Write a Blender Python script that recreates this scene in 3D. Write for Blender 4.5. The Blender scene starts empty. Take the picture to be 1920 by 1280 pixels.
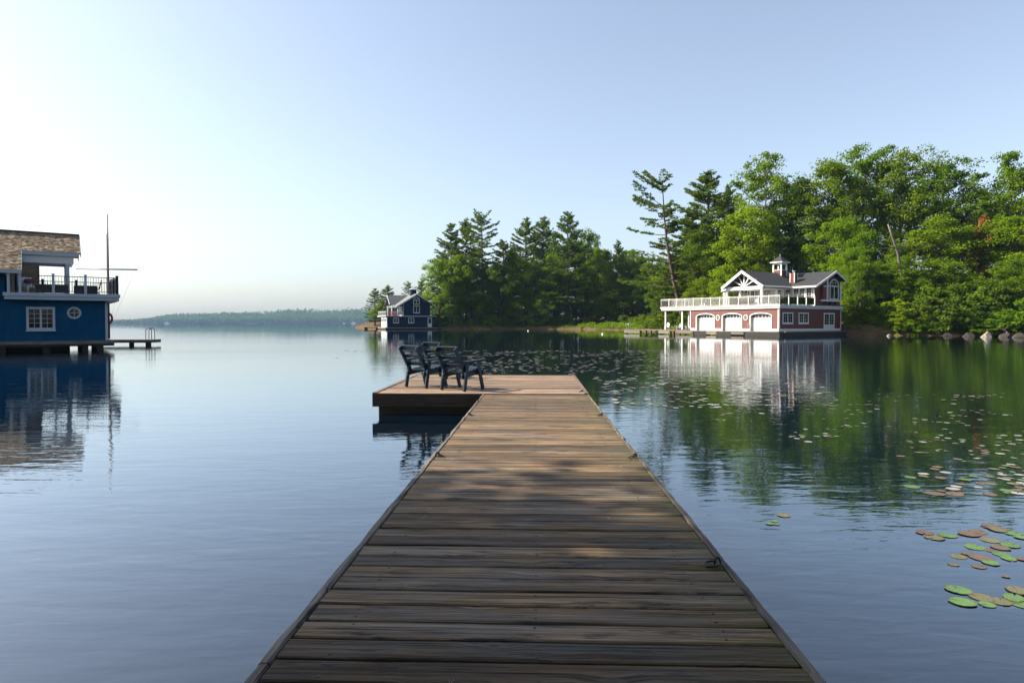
import bpy, bmesh, math, random
import numpy as np
from mathutils import Vector, Matrix

random.seed(7)
rng = np.random.default_rng(7)
scene = bpy.context.scene
COL = scene.collection

# ------------------------------------------------------------------ camera
FPX, HC = 1250.0, 1.67                       # focal length in photo pixels (1920 wide), eye height over the water
PITCH = math.atan(34 / FPX)
cam_d = bpy.data.cameras.new('camera')
cam = bpy.data.objects.new('camera', cam_d)
COL.objects.link(cam)
cam.location = (0, 0, HC)
cam.rotation_euler = (math.pi / 2 - PITCH, 0, 0)
cam_d.sensor_width = 36.0
cam_d.lens = 36.0 * FPX / 1920
cam_d.clip_start, cam_d.clip_end = 0.05, 9000
scene.camera = cam

# ------------------------------------------------------------------ sky, sun, exposure
SUN_AZ = math.radians(-85)                   # measured from +Y, negative is to the left
SUN_EL = math.radians(38)
world = bpy.data.worlds.new('World')
scene.world = world
world.use_nodes = True
wn = world.node_tree
wn.nodes.clear()
sky = wn.nodes.new('ShaderNodeTexSky')
sky.sky_type = 'NISHITA'
sky.sun_disc = False
sky.sun_elevation = SUN_EL
sky.sun_rotation = SUN_AZ
sky.altitude = 0
sky.air_density = 1.0
sky.dust_density = 2.1
sky.ozone_density = 2.4
bg = wn.nodes.new('ShaderNodeBackground')
bg.inputs['Strength'].default_value = 0.08
wo = wn.nodes.new('ShaderNodeOutputWorld')
shs = wn.nodes.new('ShaderNodeHueSaturation')
shs.inputs['Saturation'].default_value = 0.74
wn.links.new(sky.outputs[0], shs.inputs['Color'])
wn.links.new(shs.outputs[0], bg.inputs[0])
wn.links.new(bg.outputs[0], wo.inputs[0])

sun_d = bpy.data.lights.new('sun', 'SUN')
sun_d.energy = 4.7
sun_d.angle = math.radians(0.5)
sun_d.color = (1.0, 0.885, 0.715)
sun = bpy.data.objects.new('sun', sun_d)
COL.objects.link(sun)
sdir = Vector((math.sin(SUN_AZ) * math.cos(SUN_EL), math.cos(SUN_AZ) * math.cos(SUN_EL), math.sin(SUN_EL)))
sun.rotation_euler = sdir.to_track_quat('Z', 'Y').to_euler()
sun.location = (-40, 0, 60)

vs = scene.view_settings
vs.view_transform = 'Standard'
vs.look = 'None'
vs.exposure = 1.58
vs.gamma = 1.0
vs.use_curve_mapping = False
try:
    scene.cycles.use_denoising = True
    scene.cycles.denoiser = 'OPENIMAGEDENOISE'
    scene.cycles.max_bounces = 8
    scene.cycles.transparent_max_bounces = 12
    scene.cycles.caustics_reflective = False
    scene.cycles.caustics_refractive = False
    scene.cycles.sample_clamp_indirect = 6
except Exception:
    pass

# ------------------------------------------------------------------ pixel helpers (photo pixels, 1920 x 1280)
_f = np.array([0, math.cos(PITCH), -math.sin(PITCH)])
_u = np.array([0, math.sin(PITCH), math.cos(PITCH)])
_r = np.array([1.0, 0, 0])
_c = np.array([0, 0, HC])


def ray(px, py):
    return _f + _r * (px - 960) / FPX - _u * (py - 640) / FPX


def on_z(px, py, z=0.0):
    d = ray(px, py)
    return Vector(_c + d * ((z - HC) / d[2]))


def at_y(px, py, Y):
    d = ray(px, py)
    return Vector(_c + d * (Y / d[1]))


# ------------------------------------------------------------------ object helpers
def tag(o, label=None, cat=None, group=None, kind=None):
    if label: o['label'] = label
    if cat: o['category'] = cat
    if group: o['group'] = group
    if kind: o['kind'] = kind
    return o


def thing(name, label, cat, loc=(0, 0, 0), rz=0.0, group=None):
    o = bpy.data.objects.new(name, None)
    o.empty_display_size = 0.2
    COL.objects.link(o)
    o.location = loc
    o.rotation_euler = (0, 0, rz)
    return tag(o, label, cat, group)


def link_mesh(name, me, mat, parent=None, loc=None, rot=None):
    o = bpy.data.objects.new(name, me)
    COL.objects.link(o)
    if mat is not None and not me.materials:
        me.materials.append(mat)
    if parent is not None:
        o.parent = parent
    if loc is not None: o.location = loc
    if rot is not None: o.rotation_euler = rot
    return o


def copy_tree(o, parent=None):
    c = o.copy()
    COL.objects.link(c)
    c.parent = parent
    for ch in list(o.children):
        copy_tree(ch, c)
    return c


class MB:
    """collects shapes into one mesh"""
    def __init__(self, M=None):
        self.v, self.f = [], []
        self.M = M

    def add(self, vs_, fs_):
        n = len(self.v)
        for p in vs_:
            p = Vector(p)
            self.v.append(tuple(self.M @ p) if self.M is not None else tuple(p))
        self.f += [tuple(i + n for i in q) for q in fs_]
        return self

    def box(self, x0, x1, y0, y1, z0, z1):
        return self.add([(x0, y0, z0), (x1, y0, z0), (x1, y1, z0), (x0, y1, z0), (x0, y0, z1), (x1, y0, z1), (x1, y1, z1), (x0, y1, z1)],
                        [(0, 3, 2, 1), (4, 5, 6, 7), (0, 1, 5, 4), (1, 2, 6, 5), (2, 3, 7, 6), (3, 0, 4, 7)])

    def hexa(self, p8):
        return self.add(p8, [(0, 3, 2, 1), (4, 5, 6, 7), (0, 1, 5, 4), (1, 2, 6, 5), (2, 3, 7, 6), (3, 0, 4, 7)])

    def prism(self, poly, axis, a0, a1):
        n = len(poly)
        def P(p, a):
            return {'x': (a, p[0], p[1]), 'y': (p[0], a, p[1]), 'z': (p[0], p[1], a)}[axis]
        vs_ = [P(p, a0) for p in poly] + [P(p, a1) for p in poly]
        fs_ = [tuple(range(n))[::-1], tuple(range(n, 2 * n))] + [(i, (i + 1) % n, n + (i + 1) % n, n + i) for i in range(n)]
        return self.add(vs_, fs_)

    def beam(self, p, q, w, h, up=(0, 0, 1)):
        p, q = Vector(p), Vector(q)
        d = (q - p).normalized()
        up = Vector(up)
        s = d.cross(up)
        if s.length < 1e-4: s = d.cross(Vector((1, 0, 0)))
        s.normalize()
        t = s.cross(d).normalized()
        s, t = s * w / 2, t * h / 2
        return self.hexa([p - s - t, p + s - t, q + s - t, q - s - t, p - s + t, p + s + t, q + s + t, q - s + t])

    def tube(self, pts, rad, n=8, cap=True, closed=False):
        pts = [Vector(p) for p in pts]
        if not hasattr(rad, '__len__'): rad = [rad] * len(pts)
        vs_, fs_ = [], []
        ref = None
        m = len(pts)
        for i, p in enumerate(pts):
            if closed: d = (pts[(i + 1) % m] - pts[(i - 1) % m])
            else: d = (pts[min(i + 1, m - 1)] - pts[max(i - 1, 0)])
            d.normalize()
            if ref is None:
                ref = Vector((0, 0, 1)) if abs(d.z) < 0.9 else Vector((1, 0, 0))
            a = d.cross(ref)
            if a.length < 1e-5: a = d.orthogonal()
            a.normalize()
            b = d.cross(a).normalized()
            ref = a.cross(d).normalized() * 1.0
            for k in range(n):
                t = 2 * math.pi * k / n
                vs_.append(p + a * (math.cos(t) * rad[i]) + b * (math.sin(t) * rad[i]))
        for i in range(m if closed else m - 1):
            j = (i + 1) % m
            for k in range(n):
                l = (k + 1) % n
                fs_.append((i * n + k, i * n + l, j * n + l, j * n + k))
        if cap and not closed:
            fs_ += [tuple(range(n))[::-1], tuple(range((m - 1) * n, m * n))]
        return self.add(vs_, fs_)

    def build(self, name, mat, parent=None, smooth=False, bevel=0.0, kind=None, loc=None, recalc=True):
        me = bpy.data.meshes.new(name)
        me.from_pydata(self.v, [], self.f)
        if recalc or bevel:
            bm = bmesh.new()
            bm.from_mesh(me)
            bmesh.ops.recalc_face_normals(bm, faces=bm.faces)
            if bevel:
                bmesh.ops.bevel(bm, geom=list(bm.edges), offset=bevel, segments=1, affect='EDGES', profile=0.5)
            bm.to_mesh(me)
            bm.free()
        if smooth:
            me.polygons.foreach_set('use_smooth', [True] * len(me.polygons))
        me.update()
        o = link_mesh(name, me, mat, parent, loc)
        if kind: o['kind'] = kind
        return o


def mesh_np(name, V, Q):
    """mesh from numpy vertices and quads"""
    me = bpy.data.meshes.new(name)
    V = np.asarray(V, dtype=np.float32)
    Q = np.asarray(Q, dtype=np.int32)
    k = Q.shape[1]
    me.vertices.add(len(V))
    me.vertices.foreach_set('co', V.ravel())
    me.loops.add(Q.size)
    me.loops.foreach_set('vertex_index', Q.ravel())
    me.polygons.add(len(Q))
    me.polygons.foreach_set('loop_start', np.arange(0, Q.size, k, dtype=np.int32))
    me.update(calc_edges=True)
    me.validate()
    return me


# ------------------------------------------------------------------ materials
class NT:
    def __init__(self, name):
        self.m = bpy.data.materials.new(name)
        self.m.use_nodes = True
        self.t = self.m.node_tree
        self.t.nodes.clear()
        self.out = self.n('ShaderNodeOutputMaterial')

    def n(self, typ, **kw):
        nd = self.t.nodes.new(typ)
        for k, v in kw.items(): setattr(nd, k, v)
        return nd

    def l(self, a, b):
        self.t.links.new(a, b)

    def val(self, sock, v):
        if hasattr(v, 'is_output') or isinstance(v, bpy.types.NodeSocket): self.l(v, sock)
        else: sock.default_value = v

    def math(self, op, a, b=0.0, c=None, clamp=False):
        nd = self.n('ShaderNodeMath', operation=op, use_clamp=clamp)
        self.val(nd.inputs[0], a); self.val(nd.inputs[1], b)
        if c is not None: self.val(nd.inputs[2], c)
        return nd.outputs[0]

    def mix(self, f, a, b, blend='MIX'):
        nd = self.n('ShaderNodeMix', data_type='RGBA', blend_type=blend)
        self.val(nd.inputs[0], f)
        for s, v in ((nd.inputs[6], a), (nd.inputs[7], b)):
            if isinstance(v, (tuple, list)): s.default_value = (*v[:3], 1)
            else: self.val(s, v)
        return nd.outputs[2]

    def noise(self, vec, scale, detail=4.0, rough=0.55, dist=0.0):
        nd = self.n('ShaderNodeTexNoise')
        if vec is not None: self.l(vec, nd.inputs['Vector'])
        nd.inputs['Scale'].default_value = scale
        nd.inputs['Detail'].default_value = detail
        nd.inputs['Roughness'].default_value = rough
        nd.inputs['Distortion'].default_value = dist
        return nd.outputs[0]

    def ramp(self, fac, stops):
        nd = self.n('ShaderNodeValToRGB')
        e = nd.color_ramp.elements
        while len(e) < len(stops): e.new(0.5)
        for i, (p, c) in enumerate(stops):
            e[i].position = p
            e[i].color = (*c, 1) if len(c) == 3 else c
        self.l(fac, nd.inputs[0])
        return nd.outputs[0]

    def rng_(self, x, a, b, c=0.0, d=1.0):
        nd = self.n('ShaderNodeMapRange')
        nd.clamp = True
        self.l(x, nd.inputs[0])
        for i, v in enumerate((a, b, c, d)): nd.inputs[i + 1].default_value = v
        return nd.outputs[0]

    def mapping(self, vec, scale=(1, 1, 1), rot=(0, 0, 0), loc=None):
        nd = self.n('ShaderNodeMapping')
        self.l(vec, nd.inputs[0])
        nd.inputs['Scale'].default_value = scale
        nd.inputs['Rotation'].default_value = rot
        if loc is not None: self.val(nd.inputs['Location'], loc)
        return nd.outputs[0]

    def bump(self, h, strength, dist, normal=None):
        nd = self.n('ShaderNodeBump')
        nd.inputs['Strength'].default_value = strength
        nd.inputs['Distance'].default_value = dist
        self.l(h, nd.inputs['Height'])
        if normal is not None: self.l(normal, nd.inputs['Normal'])
        return nd.outputs[0]

    def bsdf(self, color, rough=0.6, spec=0.5, metal=0.0, normal=None):
        nd = self.n('ShaderNodeBsdfPrincipled')
        s = nd.inputs['Base Color']
        if isinstance(color, (tuple, list)): s.default_value = (*color[:3], 1)
        else: self.l(color, s)
        self.val(nd.inputs['Roughness'], rough)
        nd.inputs['Specular IOR Level'].default_value = spec
        nd.inputs['Metallic'].default_value = metal
        if normal is not None: self.l(normal, nd.inputs['Normal'])
        return nd

    def done(self, shader):
        self.l(shader, self.out.inputs[0])
        return self.m


def coords(nt, kind='Object'):
    return nt.n('ShaderNodeTexCoord').outputs[kind]


ALB = 0.80


def paint(name, col, rough=0.5, var=0.12, dirt=0.0, scale=3.0, metal=0.0, spec=0.4):
    col = tuple(x * ALB for x in col)
    nt = NT(name)
    c = coords(nt)
    n1 = nt.noise(c, scale, 5, 0.6)
    dark = tuple(x * (1 - var) for x in col)
    lite = tuple(min(1, x * (1 + var)) for x in col)
    k = nt.mix(nt.rng_(n1, 0.3, 0.7), dark, lite)
    if dirt:
        n2 = nt.noise(nt.mapping(c, (1.2, 1.2, 0.35)), 2.2, 6, 0.65)
        k = nt.mix(nt.math('MULTIPLY', nt.rng_(n2, 0.5, 0.72), dirt), k, (0.16, 0.13, 0.1))
    n3 = nt.noise(c, 60, 2)
    b = nt.bsdf(k, rough, spec, metal, nt.bump(n3, 0.08, 0.01))
    return nt.done(b.outputs[0])


def wood_deck(name, dark, mid, pale, moss=0.0, wet=1.0, grain=1.0):
    """weathered boards; the board runs along its own x axis"""
    dark, mid, pale = [tuple(x * ALB for x in q) for q in (dark, mid, pale)]
    nt = NT(name)
    c = coords(nt)
    oi = nt.n('ShaderNodeObjectInfo')
    off = nt.n('ShaderNodeCombineXYZ')
    r1 = oi.outputs['Random']
    nt.l(nt.math('MULTIPLY', r1, 91.7), off.inputs[0])
    nt.l(nt.math('MULTIPLY', r1, 37.3), off.inputs[1])
    nt.l(nt.math('MULTIPLY', r1, 53.1), off.inputs[2])
    add = nt.n('ShaderNodeVectorMath', operation='ADD')
    nt.l(c, add.inputs[0]); nt.l(off.outputs[0], add.inputs[1])
    v = add.outputs[0]
    # knots bend the grain
    vk = nt.n('ShaderNodeTexVoronoi', feature='F1')
    nt.l(nt.mapping(v, (3.0, 6.5, 1.0)), vk.inputs['Vector'])
    vk.inputs['Scale'].default_value = 1.0
    kd = vk.outputs['Distance']
    knot = nt.rng_(kd, 0.08, 0.19, 1, 0)
    # only some cells carry a knot
    vr = nt.n('ShaderNodeSeparateColor')
    nt.l(vk.outputs['Color'], vr.inputs[0])
    has = nt.math('GREATER_THAN', vr.outputs[0], 0.70)
    knot = nt.math('MULTIPLY', knot, has)
    halo = nt.math('MULTIPLY', nt.rng_(kd, 0.08, 0.42, 1, 0), has)
    sv = nt.n('ShaderNodeSeparateXYZ'); nt.l(v, sv.inputs[0])
    cb = nt.n('ShaderNodeCombineXYZ')
    nt.l(sv.outputs[0], cb.inputs[0])
    nt.l(nt.math('ADD', sv.outputs[1], nt.math('MULTIPLY', halo, 0.03)), cb.inputs[1])
    nt.l(sv.outputs[2], cb.inputs[2])
    gv = cb.outputs[0]
    g1 = nt.noise(nt.mapping(gv, (1.1, 34, 34)), 1.0, 7, 0.62, 0.25)
    g2 = nt.noise(nt.mapping(gv, (3.0, 150, 150)), 1.0, 4, 0.7)
    bl = nt.noise(nt.mapping(v, (1.4, 5, 5)), 1.0, 5, 0.6)
    g = nt.math('ADD', nt.math('MULTIPLY', g1, 0.55), nt.math('MULTIPLY', g2, 0.45))
    base = nt.ramp(nt.rng_(g, 0.34, 0.64), [(0.0, dark), (0.42, mid), (1.0, pale)])
    # silvered weathering in blotches
    grey = nt.ramp(nt.rng_(g, 0.32, 0.68), [(0.0, tuple(x * 0.8 for x in dark)), (1.0, (pale[0] * 0.62, pale[0] * 0.57, pale[0] * 0.52))])
    base = nt.mix(nt.rng_(bl, 0.42, 0.66, 0.0, 0.85), base, grey)
    # board to board tone
    tone = nt.rng_(r1, 0, 1, 0.50, 1.35)
    tn = nt.n('ShaderNodeCombineColor')
    for i in range(3): nt.l(tone, tn.inputs[i])
    base = nt.mix(1.0, base, tn.outputs[0], 'MULTIPLY')
    # splits and black rot along the grain
    cr = nt.noise(nt.mapping(gv, (0.9, 75, 75)), 1.0, 3, 0.5)
    crack = nt.rng_(cr, 0.62, 0.675)
    base = nt.mix(nt.math('MULTIPLY', crack, 0.85), base, (0.008, 0.007, 0.006))
    st = nt.noise(nt.mapping(v, (2.4, 17, 17)), 1.0, 5, 0.65, 0.4)
    stain = nt.math('MULTIPLY', nt.rng_(st, 0.575, 0.65), wet)
    base = nt.mix(nt.math('MULTIPLY', stain, 0.8), base, (0.012, 0.010, 0.009))
    base = nt.mix(nt.math('MULTIPLY', knot, 0.75), base, nt.mix(nt.rng_(kd, 0.02, 0.12), (0.02, 0.014, 0.01), (0.10, 0.085, 0.075)))
    sl = nt.noise(nt.mapping(v, (1.3, 22, 22), (0, 0, 0), (5, 3, 1)), 1.0, 5, 0.7, 0.3)
    base = nt.mix(nt.math('MULTIPLY', nt.rng_(sl, 0.60, 0.72), 0.55), base, (0.21, 0.21, 0.205))
    # pale worn ridges
    base = nt.mix(nt.math('MULTIPLY', nt.rng_(g2, 0.62, 0.75), 0.35), base, (0.25, 0.225, 0.20))
    if moss:
        ms = nt.noise(nt.mapping(c, (1.5, 4, 4)), 1.0, 5, 0.7)
        sx = nt.n('ShaderNodeSeparateXYZ'); nt.l(c, sx.inputs[0])
        right = nt.rng_(sx.outputs[0], 0.35, 0.95)
        fac = nt.math('MULTIPLY', nt.math('MULTIPLY', right, nt.rng_(ms, 0.42, 0.7)), moss)
        base = nt.mix(fac, base, (0.055, 0.06, 0.018))
    rough = nt.math('SUBTRACT', 0.72, nt.math('MULTIPLY', nt.rng_(bl, 0.45, 0.7), 0.2))
    h = nt.math('SUBTRACT', nt.math('ADD', g1, nt.math('MULTIPLY', g2, 0.6)), nt.math('MULTIPLY', crack, 1.2))
    b = nt.bsdf(base, rough, 0.15, 0, nt.bump(h, 0.8 * grain, 0.008))
    return nt.done(b.outputs[0])


def leaf_mat(name, col, col2, trans=0.45, hue_var=1.0):
    col, col2 = [tuple(x * ALB * k for x, k in zip(q, (1.28, 1.18, 1.0))) for q in (col, col2)]
    nt = NT(name)
    c = coords(nt)
    oi = nt.n('ShaderNodeObjectInfo')
    n1 = nt.noise(c, 0.55, 3, 0.6)
    n2 = nt.noise(c, 7.0, 2)
    k = nt.mix(nt.rng_(n1, 0.35, 0.65), col, col2)
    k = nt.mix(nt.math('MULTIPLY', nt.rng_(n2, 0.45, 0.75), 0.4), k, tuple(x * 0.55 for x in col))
    hs = nt.n('ShaderNodeHueSaturation')
    nt.l(k, hs.inputs['Color'])
    nt.l(nt.rng_(oi.outputs['Random'], 0, 1, 0.5 - 0.022 * hue_var, 0.5 + 0.018 * hue_var), hs.inputs['Hue'])
    nt.l(nt.rng_(oi.outputs['Random'], 0, 1, 1.15, 0.8), hs.inputs['Value'])
    d = nt.n('ShaderNodeBsdfPrincipled')
    nt.l(hs.outputs[0], d.inputs['Base Color'])
    d.inputs['Roughness'].default_value = 0.55
    d.inputs['Specular IOR Level'].default_value = 0.07
    t = nt.n('ShaderNodeBsdfTranslucent')
    tc = nt.mix(0.45, hs.outputs[0], (0.14, 0.26, 0.009), 'MIX')
    nt.l(tc, t.inputs['Color'])
    mx = nt.n('ShaderNodeMixShader')
    mx.inputs[0].default_value = trans
    nt.l(d.outputs[0], mx.inputs[1]); nt.l(t.outputs[0], mx.inputs[2])
    return nt.done(mx.outputs[0])


def glass_mat(name, tint=(0.85, 0.9, 0.92)):
    nt = NT(name)
    tr = nt.n('ShaderNodeBsdfTransparent'); tr.inputs[0].default_value = (*tint, 1)
    gl = nt.n('ShaderNodeBsdfGlossy'); gl.inputs['Roughness'].default_value = 0.02
    fr = nt.n('ShaderNodeFresnel'); fr.inputs[0].default_value = 1.5
    mx = nt.n('ShaderNodeMixShader')
    nt.l(nt.math('MULTIPLY', fr.outputs[0], 1.6, clamp=True), mx.inputs[0])
    nt.l(tr.outputs[0], mx.inputs[1]); nt.l(gl.outputs[0], mx.inputs[2])
    return nt.done(mx.outputs[0])


def pane_mat():
    nt = NT('window_glass')
    b = nt.bsdf((0.012, 0.016, 0.02), 0.04, 0.6)
    return nt.done(b.outputs[0])


M = {}
M['deck'] = wood_deck('deck_boards', (0.013, 0.010, 0.007), (0.120, 0.076, 0.041), (0.37, 0.26, 0.155), moss=0.8)
M['deck_far'] = wood_deck('platform_boards', (0.08, 0.052, 0.036), (0.25, 0.168, 0.115), (0.42, 0.30, 0.215), moss=0.0, wet=0.35)
M['edge'] = wood_deck('edge_boards', (0.035, 0.03, 0.025), (0.12, 0.10, 0.085), (0.24, 0.21, 0.18), moss=0.0)
M['skirt'] = wood_deck('skirt_boards', (0.035, 0.024, 0.018), (0.09, 0.062, 0.047), (0.16, 0.115, 0.09), wet=0.3)
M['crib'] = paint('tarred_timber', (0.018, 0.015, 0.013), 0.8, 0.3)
M['grey_wood'] = wood_deck('grey_dock_timber', (0.08, 0.07, 0.06), (0.2, 0.18, 0.155), (0.36, 0.33, 0.29), wet=0.3)
M['chair'] = paint('dark_teal_paint', (0.003, 0.020, 0.048), 0.4, 0.25, 0.03, 8.0, spec=0.3)
M['iron'] = paint('rusty_iron', (0.03, 0.028, 0.028), 0.4, 0.4, 0.0, 20, metal=0.6)
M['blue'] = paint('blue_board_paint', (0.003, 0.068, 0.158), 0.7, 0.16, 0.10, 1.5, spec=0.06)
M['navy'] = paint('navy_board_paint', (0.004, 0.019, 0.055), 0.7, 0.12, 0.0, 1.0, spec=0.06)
M['red'] = paint('red_board_paint', (0.112, 0.0175, 0.0125), 0.55, 0.12, 0.05, 1.5)
M['white'] = paint('white_paint', (0.66, 0.66, 0.645), 0.5, 0.04, 0.06, 2.0)
M['trim_blue'] = paint('pale_trim_paint', (0.40, 0.46, 0.52), 0.5, 0.05, 0.06, 2.0)
M['soffit'] = paint('soffit_boards', (0.42, 0.33, 0.25), 0.6, 0.15)
M['roof_dark'] = paint('dark_asphalt_shingle', (0.024, 0.026, 0.031), 0.85, 0.25, 0, 9.0)
M['roof_grey'] = paint('grey_shingle', (0.13, 0.14, 0.15), 0.85, 0.2, 0, 6.0)
M['pane'] = pane_mat()
M['glass'] = glass_mat('railing_glass', (0.80, 0.83, 0.85))
M['dark_metal'] = paint('dark_rail_metal', (0.03, 0.03, 0.032), 0.4, 0.2)
M['steel'] = paint('steel', (0.6, 0.6, 0.6), 0.25, 0.05, metal=0.9)
M['dark_fabric'] = paint('dark_wicker', (0.045, 0.04, 0.038), 0.8, 0.3, scale=25)
M['fabric_pink'] = paint('plum_cushion', (0.16, 0.02, 0.05), 0.8, 0.2)
M['red_plastic'] = paint('red_plastic', (0.55, 0.04, 0.03), 0.4, 0.1)
M['brown'] = paint('brown_wicker', (0.10, 0.06, 0.045), 0.8, 0.25, scale=25)
M['buoy'] = paint('buoy_white', (0.8, 0.8, 0.78), 0.4, 0.05)
M['mast'] = paint('weathered_spar', (0.17, 0.12, 0.085), 0.6, 0.25, scale=6)
M['mast_dark'] = paint('grey_spar', (0.11, 0.11, 0.12), 0.5, 0.2, scale=6)
M['rope'] = paint('rope', (0.35, 0.33, 0.3), 0.8)
M['leaf_a'] = leaf_mat('maple_leaves', (0.095, 0.180, 0.008), (0.155, 0.250, 0.010), 0.46)
M['leaf_b'] = leaf_mat('oak_leaves', (0.064, 0.132, 0.009), (0.110, 0.192, 0.011), 0.42)
M['leaf_y'] = leaf_mat('young_bright_leaves', (0.145, 0.255, 0.006), (0.19, 0.30, 0.008), 0.5)
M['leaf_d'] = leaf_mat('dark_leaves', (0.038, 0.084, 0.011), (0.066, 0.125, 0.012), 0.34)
M['needle'] = leaf_mat('pine_needles', (0.060, 0.106, 0.017), (0.105, 0.158, 0.019), 0.36, 0.6)
M['needle_y'] = leaf_mat('hemlock_needles', (0.085, 0.125, 0.015), (0.13, 0.155, 0.02), 0.34, 0.6)
M['needle_brown'] = leaf_mat('dead_brown_needles', (0.20, 0.075, 0.03), (0.26, 0.11, 0.04), 0.2, 0.3)
M['bark'] = paint('bark', (0.085, 0.062, 0.048), 0.9, 0.4, 0, 4.0)
M['bark_grey'] = paint('grey_bark', (0.16, 0.135, 0.115), 0.9, 0.35, 0, 4.0)
M['rock_dark'] = paint('dark_wet_granite', (0.045, 0.038, 0.034), 0.9, 0.4, 0.2, 4.0, spec=0.1)
M['rock'] = paint('granite', (0.24, 0.20, 0.17), 0.85, 0.3, 0.3, 3.0)


def ground_mat():
    nt = NT('forest_floor')
    c = coords(nt)
    n = nt.noise(c, 0.35, 6, 0.65)
    n2 = nt.noise(c, 2.5, 5, 0.7)
    k = nt.ramp(n, [(0.3, (0.06, 0.038, 0.022)), (0.5, (0.11, 0.062, 0.034)), (0.62, (0.06, 0.07, 0.02)), (0.8, (0.05, 0.085, 0.02))])
    k = nt.mix(nt.rng_(n2, 0.45, 0.7, 0, 0.6), k, (0.035, 0.024, 0.016))
    return nt.done(nt.bsdf(k, 0.95, 0.1, 0, nt.bump(n2, 0.8, 0.15)).outputs[0])


def water_mat():
    nt = NT('lake_water')
    c = coords(nt)
    geo = nt.n('ShaderNodeNewGeometry')
    P = geo.outputs['Position']
    # breezy and calm lanes
    lane = nt.noise(nt.mapping(P, (0.010, 0.035, 1), (0, 0, 0.25)), 1.0, 3, 0.5)
    lane = nt.rng_(lane, 0.42, 0.62, 0.35, 1.0)
    sp = nt.n('ShaderNodeSeparateXYZ'); nt.l(P, sp.inputs[0])
    far = nt.rng_(sp.outputs[1], 5, 70, 1.35, 0.22)
    w1 = nt.noise(nt.mapping(P, (0.55, 1.5, 1), (0, 0, 0.20)), 1.0, 3, 0.55, 0.3)
    w2 = nt.noise(nt.mapping(P, (2.2, 6.5, 1), (0, 0, -0.12)), 1.0, 3, 0.5, 0.3)
    w3 = nt.noise(nt.mapping(P, (0.12, 0.30, 1), (0, 0, 0.3)), 1.0, 2, 0.5)
    h = nt.math('ADD', nt.math('MULTIPLY', w1, 0.0125), nt.math('MULTIPLY', w2, 0.0068))
    h = nt.math('ADD', h, nt.math('MULTIPLY', w3, 0.024))
    h = nt.math('MULTIPLY', h, nt.math('MULTIPLY', lane, far))
    nrm = nt.bump(h, 1.0, 1.0)
    d = nt.n('ShaderNodeBsdfDiffuse'); d.inputs[0].default_value = (0.0008, 0.005, 0.012, 1)
    g = nt.n('ShaderNodeBsdfGlossy'); g.inputs['Roughness'].default_value = 0.015
    g.inputs[0].default_value = (0.90, 0.96, 1.0, 1)
    nt.l(nrm, g.inputs['Normal'])
    fr = nt.n('ShaderNodeFresnel'); fr.inputs[0].default_value = 1.333
    nt.l(nrm, fr.inputs['Normal'])
    mx = nt.n('ShaderNodeMixShader')
    nt.l(nt.math('POWER', fr.outputs[0], 0.585, clamp=True), mx.inputs[0])
    nt.l(d.outputs[0], mx.inputs[1]); nt.l(g.outputs[0], mx.inputs[2])
    return nt.done(mx.outputs[0])


def pad_mat(name, col, col2):
    col, col2 = [tuple(x * ALB for x in q) for q in (col, col2)]
    nt = NT(name)
    c = coords(nt)
    n = nt.noise(c, 18, 4, 0.6)
    oi = nt.n('ShaderNodeObjectInfo')
    k = nt.mix(nt.rng_(n, 0.35, 0.7), col, col2)
    k = nt.mix(nt.math('MULTIPLY', oi.outputs['Random'], 0.35), k, tuple(x * 0.6 for x in col))
    s_ = nt.n('ShaderNodeSeparateXYZ'); nt.l(c, s_.inputs[0])
    rad = nt.math('SQRT', nt.math('ADD', nt.math('POWER', s_.outputs[0], 2.0), nt.math('POWER', s_.outputs[1], 2.0)))
    ang = nt.math('ARCTAN2', s_.outputs[1], s_.outputs[0])
    vein = nt.rng_(nt.math('ABSOLUTE', nt.math('SINE', nt.math('MULTIPLY', ang, 7.0))), 0.0, 0.16, 0.5, 0.0)
    k = nt.mix(vein, k, tuple(min(1, x * 1.7) for x in col2))
    n5 = nt.noise(c, 3.2, 4, 0.7)
    k = nt.mix(nt.math('MULTIPLY', nt.rng_(nt.math('ADD', rad, nt.math('MULTIPLY', n5, 0.5)), 1.02, 1.32), 0.85), k, (0.085, 0.045, 0.022))
    k = nt.mix(nt.rng_(n5, .60, .68, 0, .7), k, (0.10, 0.07, 0.03))
    return nt.done(nt.bsdf(k, 0.25, 0.9, 0, nt.bump(nt.noise(c, 6, 3), .5, .05)).outputs[0])


M['ground'] = ground_mat()
M['water'] = water_mat()
M['pad_green'] = pad_mat('lily_pad_green', (0.085, 0.20, 0.05), (0.15, 0.26, 0.08))
M['pad_olive'] = pad_mat('lily_pad_olive', (0.13, 0.135, 0.06), (0.19, 0.17, 0.09))
M['pad_red'] = pad_mat('lily_pad_red', (0.135, 0.085, 0.06), (0.19, 0.135, 0.095))

M['pad_pale'] = pad_mat('lily_pad_sky_sheen', (0.34, 0.345, 0.34), (0.42, 0.42, 0.41))  # sky sheen on the far pads, painted in as a pale base colour

# ------------------------------------------------------------------ water, land, haze
wm = MB().add([(-2950, -60, 0), (2950, -60, 0), (2950, 3100, 0), (-2950, 3100, 0)], [(0, 1, 2, 3)])
water = wm.build('lake_water', M['water'], kind='structure')

LAND = np.array([(-62, 262), (-46, 216), (-32, 203), (-25, 190), (-18, 184), (0, 186), (12, 185), (20, 178), (27, 160), (29, 140), (29, 122),
                 (33, 113), (39, 105.5), (46.5, 96), (52, 91), (60, 87.5), (70, 85), (90, 79), (130, 70), (190, 55), (190, 360), (-62, 360)], float)


def seg_dist(P, A, B):
    d = B - A
    t = np.clip(((P - A) @ d) / (d @ d), 0, 1)
    return np.linalg.norm(P - (A + t[:, None] * d), axis=1)


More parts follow.
